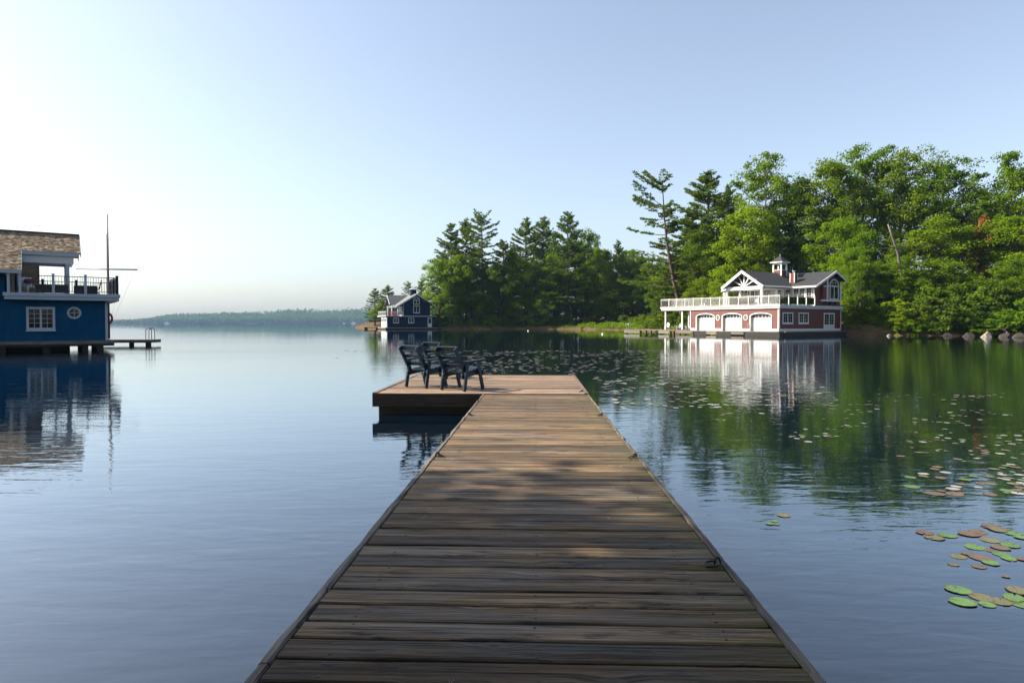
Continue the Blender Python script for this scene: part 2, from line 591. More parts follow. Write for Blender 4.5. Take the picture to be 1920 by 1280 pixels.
def inside(P, poly):
    r = np.zeros(len(P), bool)
    n = len(poly)
    for i in range(n):
        a, b = poly[i], poly[(i + 1) % n]
        c = (a[1] > P[:, 1]) != (b[1] > P[:, 1])
        with np.errstate(divide='ignore', invalid='ignore'):
            x = (b[0] - a[0]) * (P[:, 1] - a[1]) / (b[1] - a[1]) + a[0]
        r ^= c & (P[:, 0] < x)
    return r


def vnoise(P, s, seed=0):
    """cheap smooth value noise"""
    q = P / s
    i = np.floor(q).astype(int)
    f = q - i
    f = f * f * (3 - 2 * f)
    def h(a, b):
        v = np.sin(a * 127.1 + b * 311.7 + seed * 74.7) * 43758.5453
        return v - np.floor(v)
    x0 = h(i[:, 0], i[:, 1]) * (1 - f[:, 0]) + h(i[:, 0] + 1, i[:, 1]) * f[:, 0]
    x1 = h(i[:, 0], i[:, 1] + 1) * (1 - f[:, 0]) + h(i[:, 0] + 1, i[:, 1] + 1) * f[:, 0]
    return x0 * (1 - f[:, 1]) + x1 * f[:, 1]


def land_h(P):
    P = np.atleast_2d(np.asarray(P, float))
    shore = LAND[:-2]
    d = np.min([seg_dist(P, shore[i], shore[i + 1]) for i in range(len(shore) - 1)], axis=0)
    d = d + (vnoise(P, 3.5, 3) - 0.5) * 1.6
    d = np.where(inside(P, LAND), d, -d)
    right = np.clip((P[:, 0] - 30) / 25, 0, 1)
    s = np.clip(d / 45, 0, 1); s = s * s * (3 - 2 * s)
    up = 0.25 + np.clip(d, 0, 3) * (0.22 + 0.16 * right) + s * (2.0 + 7.5 * right) + (vnoise(P, 6, 1) - 0.5) * 0.7 * np.clip(d / 4, 0, 1)
    return np.where(d > 0, np.clip(d / 0.7, 0, 1) * up, np.clip(d * 0.35, -1.5, 0) - 0.05)


def gz(x, y):
    return float(land_h([(x, y)])[0])


xs = np.arange(-62, 192, 1.6); ys = np.arange(52, 362, 1.6)
GX, GY = np.meshgrid(xs, ys)
PP = np.stack([GX.ravel(), GY.ravel()], 1)
HZ = land_h(PP)
idx = np.arange(len(PP)).reshape(GX.shape)
Q = np.stack([idx[:-1, :-1], idx[:-1, 1:], idx[1:, 1:], idx[1:, :-1]], -1).reshape(-1, 4)
keep = HZ[Q].max(1) > -0.6
me = mesh_np('wooded_bank', np.column_stack([PP, HZ]), Q[keep])
me.polygons.foreach_set('use_smooth', [True] * len(me.polygons))
link_mesh('wooded_bank', me, M['ground'])['kind'] = 'structure'

# bank where the walkway starts, behind and to the left of the camera
nb = MB()
bank = [(-60, 36), (-38, 27), (-27, 18), (-16, 8), (-9, 1.5), (-5, -1.6), (0, -2.2), (8, -2.6), (20, -4), (40, -10)]
n = len(bank)
vs_ = [(x, y, -0.5) for x, y in bank] + [(x - 1.2, y - 2.0, 0.45) for x, y in bank] + [(x - 8 if x < 0 else x, y - 14, 2.2) for x, y in bank] + [(min(x, 0) - 26, -55, 4) if x < 0 else (x, -55, 4) for x, y in bank]
fs_ = []
for r in range(3):
    for i in range(n - 1):
        fs_.append((r * n + i, (r + 1) * n + i, (r + 1) * n + i + 1, r * n + i + 1))
nb.add(vs_, fs_).build('near_bank', M['ground'], kind='structure')

# far shore: low hills, then the far wood that reads as one mass
fx = np.arange(-2950, 2951, 50.0); fy = np.array([2985, 3000, 3040, 3100, 3200, 3300, 3450, 3590.0])
FXX, FYY = np.meshgrid(fx, fy)
FP = np.stack([FXX.ravel(), FYY.ravel()], 1)


def far_h(P):
    e = np.clip((P[:, 1] - 3000) / 260, 0, 1)
    # land climbs towards the right, sinks to the left
    k = np.interp(P[:, 0], [-2900, -1990, -1765, -1675, -1596, -1174, -1075, -653, 600, 2900], [4, 4, 5, 22, 31, 33, 44, 42, 45, 45])
    return np.where(P[:, 1] < 2995, -1.0, 0.4 + e * k * (0.8 + 0.4 * vnoise(P, 150, 5)))


FZ = far_h(FP)
idx = np.arange(len(FP)).reshape(FXX.shape)
Q = np.stack([idx[:-1, :-1], idx[:-1, 1:], idx[1:, 1:], idx[1:, :-1]], -1).reshape(-1, 4)
link_mesh('far_shore', mesh_np('far_shore', np.column_stack([FP, FZ]), Q), M['ground'])['kind'] = 'structure'


def far_wood(x0, x1, y0, y1, count, name, seed):
    r = np.random.default_rng(seed)
    X = r.uniform(x0, x1, count); Y = y0 + (y1 - y0) * r.random(count) ** 1.6
    P = np.stack([X, Y], 1)
    base = far_h(P)
    hh = np.interp(X, [-2000, -1740, -1500, -1000, 900], [10, 13, 21, 23, 23]) * r.uniform(0.65, 1.25, count)
    conif = r.random(count) < 0.3
    hh = np.where(conif, hh * 1.15, hh)
    k = 20
    t = r.random((count, k)) ** 0.8
    ang = r.uniform(0, 2 * np.pi, (count, k))
    prof = np.where(conif[:, None], (1 - t) * 0.24 + 0.02, np.sqrt(np.clip(1 - (2 * t - 0.85) ** 2 / 1.4, 0.02, 1)) * 0.33)
    rad = prof * hh[:, None] * r.uniform(0.5, 1.0, (count, k))
    c = np.stack([X[:, None] + np.cos(ang) * rad, Y[:, None] + np.sin(ang) * rad, base[:, None] + hh[:, None] * (0.06 + 0.94 * t)], -1).reshape(-1, 3)
    n_ = len(c)
    nor = r.normal(size=(n_, 3)); nor[:, 2] += 0.8
    nor /= np.linalg.norm(nor, axis=1)[:, None]
    a = np.cross(nor, r.normal(size=(n_, 3))); a /= np.linalg.norm(a, axis=1)[:, None]
    b = np.cross(nor, a)
    s = r.uniform(1.6, 3.6, (n_, 1))
    V = np.stack([c - a * s - b * s * .6, c + a * s - b * s * .6, c + a * s + b * s * .6, c - a * s + b * s * .6], 1).reshape(-1, 3)
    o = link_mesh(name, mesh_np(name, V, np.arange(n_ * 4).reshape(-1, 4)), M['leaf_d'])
    tag(o, 'blue-green band of distant woodland along the far shore of the lake', 'woodland', kind='stuff')


far_wood(-2500, 500, 3004, 3260, 9000, 'distant_woodland', 5)

hz = NT('haze_air')
pv = hz.n('ShaderNodeVolumePrincipled')
pv.inputs['Color'].default_value = (0.42, 0.66, 1.0, 1)
pv.inputs['Density'].default_value = 0.00007
pv.inputs['Anisotropy'].default_value = 0.0
hz.l(pv.outputs[0], hz.out.inputs['Volume'])
MB().box(-3000, 3000, -100, 3600, -3.0, 100).build('haze', hz.m, kind='stuff')

# ------------------------------------------------------------------ the dock: walkway and end platform
DOCK_AX = Vector((0.0355, 1, 0)).normalized()
DA = math.atan2(-DOCK_AX.x, DOCK_AX.y)                 # rotation about z
Y0, Y1 = -2.6, 11.93
WX = 0.077 - (2.18 - Y0) * 0.0355                      # centre line at the near end
WL = (Y1 - Y0) / DOCK_AX.y
TILT = math.atan2(0.40 - 0.502, 9.8)
walk = thing('walkway', 'long weathered plank walkway running out over the lake from the foreground', 'dock', (WX, Y0, 0.40 - math.tan(TILT) * (Y1 - Y0)), DA)
walk.rotation_euler = (TILT, 0, DA)


def plank_mesh(L, w, th, nseg, r, gap=0.004, arch=0.0):
    """board along x with slightly wandering, chipped edges and eased arrises"""
    V, Fs = [], []
    e = 0.0055
    for i in range(nseg + 1):
        x = -L / 2 + L * i / nseg
        a = r.uniform(-0.0022, 0.0022); b = r.uniform(-0.0022, 0.0022)
        z = r.uniform(-0.0012, 0.0012)
        y0, y1 = -w / 2 + gap + a, w / 2 - gap + b
        V += [(x, y0, -th), (x, y0, z - e), (x, y0 + e, z), (x, y1 - e, z), (x, y1, z - e), (x, y1, -th)]
    for i in range(nseg):
        for k in range(6):
            l = (k + 1) % 6
            Fs.append((i * 6 + k, (i + 1) * 6 + k, (i + 1) * 6 + l, i * 6 + l))
    Fs += [tuple(range(6)), tuple(range(nseg * 6, nseg * 6 + 6))[::-1]]
    return V, Fs


def lay_planks(parent, y0, y1, x0, x1, w, mat, r, th=0.038, cup=0.004):
    y = y0
    while y < y1 - w * 0.4:
        ww = w * r.uniform(0.94, 1.06)
        if y + ww > y1: ww = y1 - y
        V, Fs = plank_mesh((x1 - x0) + r.uniform(-0.012, 0.0), ww, th, 9, r, gap=r.choice([0.005, 0.0065, 0.008, 0.0095]))
        o = MB().add(V, Fs).build('plank', mat, parent, loc=((x0 + x1) / 2 + r.uniform(-.003, .003), y + ww / 2, r.uniform(-cup, cup * 0.3)))
        o.rotation_euler = (r.uniform(-0.012, 0.012), r.uniform(-.001, .001), r.uniform(-0.0012, 0.0012))
        if r.random() < 0.5: o.rotation_euler[2] += math.pi if mat is not M['deck'] else 0
        y += ww


rr = random.Random(3)
HW = 0.955
lay_planks(walk, 0, WL - 0.02, -HW + 0.047, HW - 0.047, 0.158, M['deck'], rr)


def edge_strip(parent, x, y0, y1, w, th, mat, r, z=0.001, pieces=3):
    L = (y1 - y0) / pieces
    for p in range(pieces):
        V, Fs = [], []
        n_ = 26
        for i in range(n_ + 1):
            yy = y0 + L * p + (L - 0.006) * i / n_
            a, b = r.uniform(-0.005, 0.005), r.uniform(-0.0025, 0.0025)
            zz = z + r.uniform(-0.004, 0.003)
            if r.random() < 0.08: a += 0.014 * (1 if x < 0 else -1); zz -= 0.006
            xl, xr = x - w / 2 + (a if x < 0 else b), x + w / 2 + (a if x > 0 else b)
            V += [(yy, -xl, -th), (yy, -xl, zz - .007), (yy, -(xl + .007), zz), (yy, -(xr - .007), zz), (yy, -xr, zz - .007), (yy, -xr, -th)]
        for i in range(n_):
            for k in range(6):
                l = (k + 1) % 6
                Fs.append((i * 6 + k, (i + 1) * 6 + k, (i + 1) * 6 + l, i * 6 + l))
        Fs += [tuple(range(6)), tuple(range(n_ * 6, n_ * 6 + 6))]
        o = MB().add(V, Fs).build('edge_board', mat, parent)
        o.rotation_euler = (0, 0, math.pi / 2)


edge_strip(walk, -HW + 0.020, 0, WL - 0.01, 0.040, 0.14, M['edge'], rr)
edge_strip(walk, HW - 0.020, 0, WL - 0.01, 0.040, 0.14, M['edge'], rr)
sm = MB()
for o in list(walk.children):
    if not o.name.startswith('plank'): continue
    for x in (-0.72, 0.0, 0.71):
        for dy in (-.038, .038):
            cx, cy = x + rr.uniform(-.012, .012), o.location.y + dy + rr.uniform(-.008, .008)
            k = [(cx + .0062 * math.cos(2 * math.pi * i / 7), cy + .0062 * math.sin(2 * math.pi * i / 7)) for i in range(7)]
            sm.prism(k, 'z', o.location.z - .004, o.location.z + .0012)
sm.build('screw_heads', M['iron'], walk, kind='stuff')
jm = MB()
for x in (-0.7, 0, 0.7): jm.box(x - 0.03, x + 0.03, 0.05, WL - 0.05, -0.22, -0.045)
jm.build('joist', M['crib'], walk)
for yy in (2.0, 5.2, 8.4, 11.6):
    for x in (-0.72, 0.72):
        MB().tube([(x, yy, -2.2), (x, yy, -0.06)], 0.075, 10).build('pile', M['crib'], walk)


def mooring_ring(parent, x, y, z, rot, lay):
    g = MB()
    g.tube([(0.016 * math.cos(t) * 1.0, 0, 0.02 + 0.019 * math.sin(t)) for t in np.linspace(-0.6, math.pi + 0.6, 12)], 0.0058, 8)
    g.tube([(0, 0, -0.03), (0, 0, 0.004)], 0.008, 8)
    e = g.build('mooring_ring', M['iron'], parent, smooth=True, loc=(x, y, z))
    e.rotation_euler = (0, 0, rot)
    R = 0.034
    pts = [(-R * 0.86 + R * math.cos(t), R * math.sin(t), 0.010 + (lay * 0.018) * math.cos(t)) for t in np.linspace(0, 2 * math.pi, 25)[:-1]]
    MB().tube(pts, 0.0052, 8, closed=True).build('loose_ring', M['iron'], e, smooth=True)


def walk_local(px, py):
    p = on_z(px, py, 0.40 - math.tan(TILT) * (Y1 - on_z(px, py, 0.42).y))
    d = p - Vector((WX, Y0, 0))
    ax = Vector((math.cos(DA), math.sin(DA), 0)); ay = Vector((-math.sin(DA), math.cos(DA), 0))
    return d.dot(ax), d.dot(ay)


for (px, py, rot, lay) in ((1345, 1060, 0.25, 0.3), (1198, 859, 0.1, 1.0), (1136, 779, 0.3, 0.6), (808, 856, math.pi + 0.2, 0.3), (876, 779, math.pi, 0.4)):
    lx, ly = walk_local(px, py)
    mooring_ring(walk, max(-0.89, min(0.89, lx)), ly, 0.0, rot, lay)

# loose pine needles fallen on the boards
for k in range(15):
    x, y = rr.uniform(-0.8, 0.8), rr.uniform(4.6, 9.2)
    a = rr.uniform(0, math.pi); L = rr.uniform(0.03, 0.055)
    q = MB()
    for s in (-0.12, 0.12):
        pts = [(L * t * math.cos(s) , L * t * math.sin(s) + 0.004 * math.sin(3 * t), 0.0015 + 0.004 * t * (1 - t)) for t in (0, .33, .66, 1)]
        q.tube(pts, 0.0006, 4)
    wmx = walk.matrix_basis @ Vector((x, y, 0.0012))
    o = q.build('pine_needle', M['rope'], None, loc=wmx)
    o.rotation_euler = (0, 0, a)
    tag(o, 'thin dry pine needle pair lying on the weathered walkway planks', 'pine needle', 'dry pine needles fallen on the walkway')

# platform
plat = thing('dock_platform', 'square end platform of pinkish brown planks over a dark timber crib', 'dock', (1.39, 11.985, 0.40), DA)
PW, PD = 3.94, 4.33
lay_planks(plat, 0.03, PD - 0.03, -PW + 0.05, -0.05, 0.150, M['deck_far'], rr, cup=0.003)
for (x0, x1, y0, y1) in ((-PW, 0, 0, 0.042), (-PW, 0, PD - .042, PD)):
    V, Fs = plank_mesh(x1 - x0, 0.245, 0.04, 8, rr, 0.0)
    o = MB().add(V, Fs).build('skirt_board', M['skirt'], plat, loc=((x0 + x1) / 2, y0 if y0 == 0 else y1 - 0.0, -0.1225 - 0.004))
    o.rotation_euler = (math.pi / 2, 0, 0)
for x in (-PW, -0.0):
    V, Fs = plank_mesh(PD - 0.09, 0.245, 0.04, 8, rr, 0.0)
    o = MB().add(V, Fs).build('skirt_board', M['skirt'], plat, loc=(x + (0.045 if x < -1 else -0.045), PD / 2, -0.1225 - 0.004))
    o.rotation_euler = (math.pi / 2, 0, math.pi / 2 if x > -1 else -math.pi / 2)
ed = random.Random(9)
for x in (-PW + 0.045, -0.045):
    V, Fs = plank_mesh(PD - 0.01, 0.085, 0.03, 10, ed, 0.0)
    o = MB().add(V, Fs).build('edge_board', M['deck_far'], plat, loc=(x, PD / 2, 0.026 if False else 0.012))
    o.rotation_euler = (0, 0, math.pi / 2)
cb = MB()
for k in range(5):
    z1 = -0.25 - k * 0.2
    cb.box(-PW + 0.09 + 0.03 * (k % 2), -0.09 - 0.03 * (k % 2), 0.10 + 0.03 * (k % 2), PD - 0.1, z1 - 0.192, z1)
cb.build('crib', M['crib'], plat, bevel=0.01)
for (x, y) in ((-0.10, PD - 0.12), (-0.10, 0.35)):
    mooring_ring(plat, x, y, 0.0, 0.2, 0.5)
MB().box(-0.16, -0.04, PD - .16, PD - .05, 0.014, 0.032).build('corner_plate', M['steel'], plat, bevel=0.004)

# ------------------------------------------------------------------ building helpers
def basis(o, u, n):
    """matrix: local (along, outwards, up)"""
    u, n = Vector(u).normalized(), Vector(n).normalized()
    m = Matrix((u, n, Vector((0, 0, 1)))).transposed().to_4x4()
    m.translation = Vector(o)
    return m


def window(parent, o, u, n, w, h, cols=2, rows=1, lites=(2, 3), fw=0.09, mat='white', name='window', panel=0.0, depth=0.06, arch=0.0, sill=True):
    """framed window on a wall: o is the lower left corner, u runs along the wall, n points outwards. Parts: window > pane, muntin"""
    B = basis(o, u, n)
    fr = MB(B)
    fr.box(0, fw, -0.02, depth, 0, h); fr.box(w - fw, w, -0.02, depth, 0, h)
    fr.box(fw, w - fw, -0.02, depth - .003, 0, fw * (1.2 if sill else 1))
    if arch <= 0: fr.box(fw, w - fw, -0.02, depth - .003, h - fw, h)
    else:
        k = 12
        out = [(w / 2 - w / 2 * math.cos(math.pi * i / k), h - 0.002 + arch * math.sin(math.pi * i / k)) for i in range(k + 1)]
        inn = [(w / 2 - (w / 2 - fw) * math.cos(math.pi * i / k), h - 0.002 + (arch - fw) * math.sin(math.pi * i / k)) for i in range(k + 1)]
        for i in range(k):
            fr.prism([out[i], out[i + 1], inn[i + 1], inn[i]], 'y', -0.02, depth)
        fr.box(fw, w - fw, -0.02, depth - .004, h - fw, h)
    cw = (w - 2 * fw - (cols - 1) * fw * 0.8) / cols
    mull = fw * 0.8
    ph = panel * h
    for c in range(1, cols):
        x = fw + c * cw + (c - 1) * mull
        fr.box(x, x + mull, -0.02, depth - .005, fw, h - fw)
    if panel:
        fr.box(fw, w - fw, -0.02, depth - .02, fw, ph)
    if sill and not panel:
        fr.box(-0.04, w + 0.04, -0.01, depth + .05, -0.06, 0)
    win = fr.build(name, M[mat], parent)
    mu = MB(B)
    for c in range(cols):
        x = fw + c * (cw + mull)
        z0, z1 = max(fw * 1.2, ph), h - fw
        MB(B).box(x, x + cw, -0.015, 0.012, z0, z1).build('pane', M['pane'], win)
        for i in range(1, lites[0]):
            xx = x + cw * i / lites[0]
            mu.box(xx - .012, xx + .012, 0.005, 0.03, z0, z1)
        for i in range(1, lites[1]):
            zz = z0 + (z1 - z0) * i / lites[1]
            mu.box(x, x + cw, 0.005, 0.028, zz - .012, zz + .012)
    if arch > 0:
        k = 12
        pts = [(w / 2 - (w / 2 - fw) * math.cos(math.pi * i / k), h + (arch - fw) * math.sin(math.pi * i / k)) for i in range(k + 1)]
        MB(B).prism(pts, 'y', -0.015, 0.012).build('pane', M['pane'], win)
        for x in (w * .33, w * .67): mu.box(x - .012, x + .012, .005, .03, h, h + arch * .72)
        mu.box(fw, w - fw, .005, .028, h + arch * .4, h + arch * .4 + .024)
    if mu.f: mu.build('muntin', M[mat], win)
    return win


def porthole(parent, o, u, n, rx, rz, mat='white', fw=0.1):
    B = basis(o, u, n)
    k = 24
    m = MB(B)
    for i in range(k):
        a, b = 2 * math.pi * i / k, 2 * math.pi * (i + 1) / k
        c = lambda t, s: (math.cos(t) * (rx - s), math.sin(t) * (rz - s))
        m.prism([c(a, 0), c(b, 0), c(b, fw), c(a, fw)], 'y', -0.02, 0.06)
    w = m.build('porthole', M[mat], parent)
    MB(B).prism([(math.cos(2 * math.pi * i / k) * (rx - fw), math.sin(2 * math.pi * i / k) * (rz - fw)) for i in range(k)], 'y', -0.015, 0.012).build('pane', M['pane'], w)
    q = MB(B)
    q.box(-.014, .014, .005, .03, -rz + fw, rz - fw); q.box(-rx + fw, rx - fw, .006, .031, -.014, .014)
    q.build('muntin', M[mat], w)
    return w


def clapboards(B, L, z0, z1, row, holes, th=0.16):
    """lapped boards along a wall; holes = list of functions z -> (a, b) or None"""
    m = MB(B)
    z = z0
    while z < z1 - 1e-3:
        zt = min(z + row, z1)
        cuts = []
        for hfun in holes:
            c = hfun((z + zt) / 2)
            if c: cuts.append(c)
        cuts.sort()
        x = 0.0
        spans = []
        for a, b in cuts:
            if a > x: spans.append((x, a))
            x = max(x, b)
        if x < L: spans.append((x, L))
        for a, b in spans:
            m.hexa([(a, -th, z), (b, -th, z), (b, 0.012, z), (a, 0.012, z), (a, -th, zt), (b, -th, zt), (b, -0.008, zt), (a, -0.008, zt)])
        z = zt
    return m


def slab_roof(p, name, mat, parent, th=0.12, kind=None):
    """a roof plane from its four top corners, given thickness straight down"""
    t = [Vector(x) for x in p]
    m = MB()
    m.hexa([x - Vector((0, 0, th)) for x in t] + t)
    return m.build(name, mat, parent)


def shingles(p00, p10, p11, p01, course, width, r, lift=0.03, th=0.02, skip=None):
    """rows of uneven shakes on the quad eave-left, eave-right, ridge-right, ridge-left"""
    p00, p10, p11, p01 = map(Vector, (p00, p10, p11, p01))
    m = MB()
    rise = ((p01 - p00).length + (p11 - p10).length) / 2
    n_ = int(rise / course)
    nor = (p10 - p00).cross(p01 - p00).normalized()
    if nor.z < 0: nor = -nor
    for i in range(n_):
        t0, t1 = i / n_, min(1, (i + 1.35) / n_)
        a0, b0 = p00.lerp(p01, t0), p10.lerp(p11, t0)
        a1, b1 = p00.lerp(p01, t1), p10.lerp(p11, t1)
        L = (b0 - a0).length
        x = -r.uniform(0, width)
        while x < L:
            w = width * r.uniform(0.6, 1.4)
            x0, x1 = max(0, x), min(L, x + w * 0.97)
            x += w
            if x1 - x0 < 0.02: continue
            if skip and skip(x0 / L, t0): continue
            dz = lift * r.uniform(0.7, 1.5); dr = r.uniform(-0.12, 0.12) * course
            d = (a1 - a0).normalized()
            q0, q1 = a0.lerp(b0, x0 / L) - d * dr, a0.lerp(b0, x1 / L) - d * dr
            q2, q3 = a1.lerp(b1, x1 / L), a1.lerp(b1, x0 / L)
            up = nor * dz; dn = nor * (dz - th)
            m.hexa([q0 + dn, q1 + dn, q2 - nor * .006, q3 - nor * .006, q0 + up, q1 + up, q2 + nor * .008, q3 + nor * .008])
    return m


def adirondack(parent_loc, rz, label, mat='white', group=None, scale=1.0):
    t = thing('adirondack_chair', label, 'chair', parent_loc, rz, group)
    t.scale = (scale,) * 3
    MB().hexa([(-.27, -.28, .20), (.27, -.28, .20), (.27, .30, .34), (-.27, .30, .34), (-.27, -.28, .225), (.27, -.28, .225), (.27, .30, .365), (-.27, .30, .365)]).build('seat', M[mat], t)
    b = MB()
    for k in range(5):
        x = (k - 2) * 0.105
        h = 1.0 - 0.03 * (k - 2) ** 2
        b.beam((x * .86, -.22, .22), (x, -.22 - .30 * (h - .2) / .8, h), 0.095, 0.022, (0, 1, 0))
    b.build('backrest', M[mat], t)
    for s in (-1, 1):
        MB().box(s * .33 - .07, s * .33 + .07, -.36, .36, .53, .555).build('armrest', M[mat], t)
        MB().box(s * .30 - .02, s * .30 + .02, .22, .32, 0, .53).build('leg', M[mat], t)
        MB().beam((s * .285, .30, .30), (s * .285, -.55, .05), .03, .12).build('leg', M[mat], t)
    return t


def swim_ladder(parent, x, y, z, rz, h=0.95, mat='steel'):
    o = bpy.data.objects.new('swim_ladder', None)
    B = Matrix.Translation((x, y, z)) @ Matrix.Rotation(rz, 4, 'Z')
    m = MB(B)
    for s in (-.24, .24):
        pts = [(s, -.42, 0)] + [(s, -.42 + .0, h * .72)] + [(s, -.2 - .22 * math.cos(t), h * .72 + .2 * math.sin(t)) for t in np.linspace(0, math.pi, 9)[1:]] + [(s, .03, -.9)]
        m.tube(pts, 0.03, 6)
    for k in range(4): m.tube([(-.24, .03, -.15 - .22 * k), (.24, .03, -.15 - .22 * k)], 0.02, 6)
    bpy.data.objects.remove(o)
    return m.build('swim_ladder', M[mat], parent, smooth=True)

#--RED--
# ------------------------------------------------------------------ red boathouse (local x along the doors, -y into the house)
RED_O = Vector((34.822, 87.0, 0)); RED_A = math.radians(125.025)
red = thing('red_boathouse', 'red two storey boathouse with three white arched boat doors and a white railed roof deck', 'boathouse', RED_O, RED_A)
X3, YN3 = Vector((1, 0, 0)), Vector((0, 1, 0))
WL_, WD, Z0, Z1 = 14.6, -15.05, 0.66, 3.62
DOORS = [(1.14, 4.26), (5.72, 8.82), (10.31, 13.39)]
SPR, APX = 2.62, 2.97


def arch_z(x, a, b, add=0.0):
    t = (x - (a + b) / 2) / ((b - a) / 2)
    return SPR + (APX - SPR + add) * math.sqrt(max(0, 1 - t * t)) if add == 0 else SPR + (APX - SPR + add) * max(0, 1 - t * t) ** .5


def door_hole(a, b):
    def f(z):
        z = z - 0.03
        if z < SPR: return (a - .05, b + .05)
        if z >= APX + 0.04: return None
        k = math.sqrt(max(0.0, 1 - ((z - SPR) / (APX + .04 - SPR)) ** 2))
        c, hw = (a + b) / 2, (b - a) / 2 + .05
        return (c - hw * k, c + hw * k)
    return f


clapboards(basis((0, 0, 0), X3, YN3), WL_, 0.95, Z1, 0.145, [door_hole(*d) for d in DOORS]).build('clapboard_siding', M['red'], red, kind='stuff')
clapboards(basis((0, 0, 0), (0, -1, 0), (-1, 0, 0)), -WD, 0.95, Z1, 0.145, []).build('clapboard_siding', M['red'], red, kind='stuff')
wb = MB().box(WL_ - 0.18, WL_, WD, -0.2, Z0, Z1); wb.box(0.2, WL_ - .2, WD, WD + .18, Z0, Z1)
wb.build('wall', M['red'], red)
sk = MB()
prev = 0.0
for a, b in DOORS[:]:
    sk.box(prev, a - .14, -.15, 0.035, 0.42, 0.95); prev = b + .14
sk.box(prev, WL_, -.15, 0.035, 0.42, 0.95)
sk.box(-0.035, 0.15, WD, -.16, 0.62, 0.95)
sk.build('skirting', M['white'], red)
cbd = MB()
cbd.box(-0.05, 0.16, -0.16, 0.05, 0.96, Z1 - .003); cbd.box(WL_ - .14, WL_ + .02, -.14, .05, .96, Z1 - .003); cbd.box(-.05, .1, WD - .02, WD + .14, .96, Z1 - .003)
cbd.build('corner_board', M['white'], red)
for a, b in DOORS:
    t = MB()
    k = 18
    c, hw = (a + b) / 2, (b - a) / 2
    P = lambda i, g: (c - (hw + g) * math.cos(math.pi * i / k), SPR + (APX - SPR + g) * math.sin(math.pi * i / k))
    t.box(a - .14, a, -.34, .06, .42, SPR); t.box(b, b + .14, -.34, .06, .42, SPR)
    for i in range(k): t.prism([P(i, 0), P(i + 1, 0), P(i + 1, .15), P(i, .15)], 'y', -.34, .06)
    dr = t.build('boat_door', M['white'], red)
    pn = MB()
    nb_ = 14
    for i in range(nb_):
        x0, x1 = a + (b - a) * i / nb_, a + (b - a) * (i + 1) / nb_
        zt = min(arch_z(x0 + .004, a, b), arch_z(x1 - .004, a, b)) + .02 if 0 < i < nb_ - 1 else SPR + .1
        pn.box(x0 + .004, x1 - .004, -.36, -.30, .50, min(zt, SPR - .22))
    pn.build('door_panel', M['white'], dr)
    MB().box(a, b, -.40, -.355, .45, SPR - .2).build('door_backing', M['white'], dr)
    lp = MB().prism([P(i, 0) for i in range(k + 1)][::-1] + [(a, SPR - .22), (b, SPR - .22)], 'y', -.38, -.34)
    lp.build('pane', M['pane'], dr)
    mm = MB()
    for i in range(1, 6):
        x = a + (b - a) * i / 6
        mm.box(x - .05, x + .05, -.345, -.30, SPR - .22, arch_z(x, a, b) + .01)
    mm.box(a, b, -.345, -.296, SPR - .26, SPR - .16)
    mm.build('muntin', M['white'], dr)
    MB().box(b - .95, b - .9, -.3, -.25, 1.75, 1.9).build('handle', M['iron'], dr)
for x in (5.04, 9.63): porthole(red, (x, 0, 2.47), X3, YN3, .34, .41)
S_ = lambda y, z: (0, y, z)
window(red, (0, -.75, 1.61), (0, -1, 0), (-1, 0, 0), 2.38, 1.5, 2, 1, (2, 3), .16)
window(red, (0, -4.43, 1.61), (0, -1, 0), (-1, 0, 0), 2.38, 1.5, 2, 1, (2, 3), .16)
dd = window(red, (0, -10.55, .68), (0, -1, 0), (-1, 0, 0), 2.75, 2.44, 2, 1, (2, 4), .2, name='double_door', panel=.34, sill=False)
# roof deck
dk = MB().box(-.30, 20.2, -15.3, .30, 3.88, 4.08)
dk.build('roof_deck', M['white'], red)
MB().box(-.2, 20.1, -15.2, .2, 3.625, 3.877).build('deck_beam', M['white'], red)
for x in (16.18, 19.46):
    for y in (-.12, -5.5): MB().box(x - .11, x + .11, y - .11, y + .11, .70, 3.624).build('porch_post', M['white'], red, bevel=.012)


def glass_rail(parent, pts, z, h, posts, mat_post, inset=0.0, glass='glass'):
    r = bpy.data.objects
    m = MB()
    for p, q in zip(pts[:-1], pts[1:]):
        m.beam((*p, z + h - .03), (*q, z + h - .03), .075, .06)
        m.beam((*p, z + .12), (*q, z + .12), .05, .05)
        m.beam((*p, z + h - .16), (*q, z + h - .16), .04, .04)
    rail = m.build('railing', M[mat_post], parent)
    k = 0
    for (p, q), n_ in zip(zip(pts[:-1], pts[1:]), posts):
        p, q = Vector(p), Vector(q)
        for i in range(n_ + 1):
            c = p.lerp(q, i / n_)
            MB().box(c.x - .05, c.x + .05, c.y - .05, c.y + .05, z + .002, z + h + .06).build('post', M[mat_post], rail)
            if i < n_:
                d = p.lerp(q, (i + 1) / n_)
                a, b = c.lerp(d, .06), c.lerp(d, .94)
                g = MB().beam((a.x, a.y, z + (h) / 2 - .03), (b.x, b.y, z + h / 2 - .03), .012, h - .36)
                g.build('glass_panel', M[glass], rail)
    return rail


glass_rail(red, [(20.1, -6.2), (20.1, .2), (-.2, .2), (-.2, -8.0)], 4.08, 1.27, (4, 13, 4), 'white')

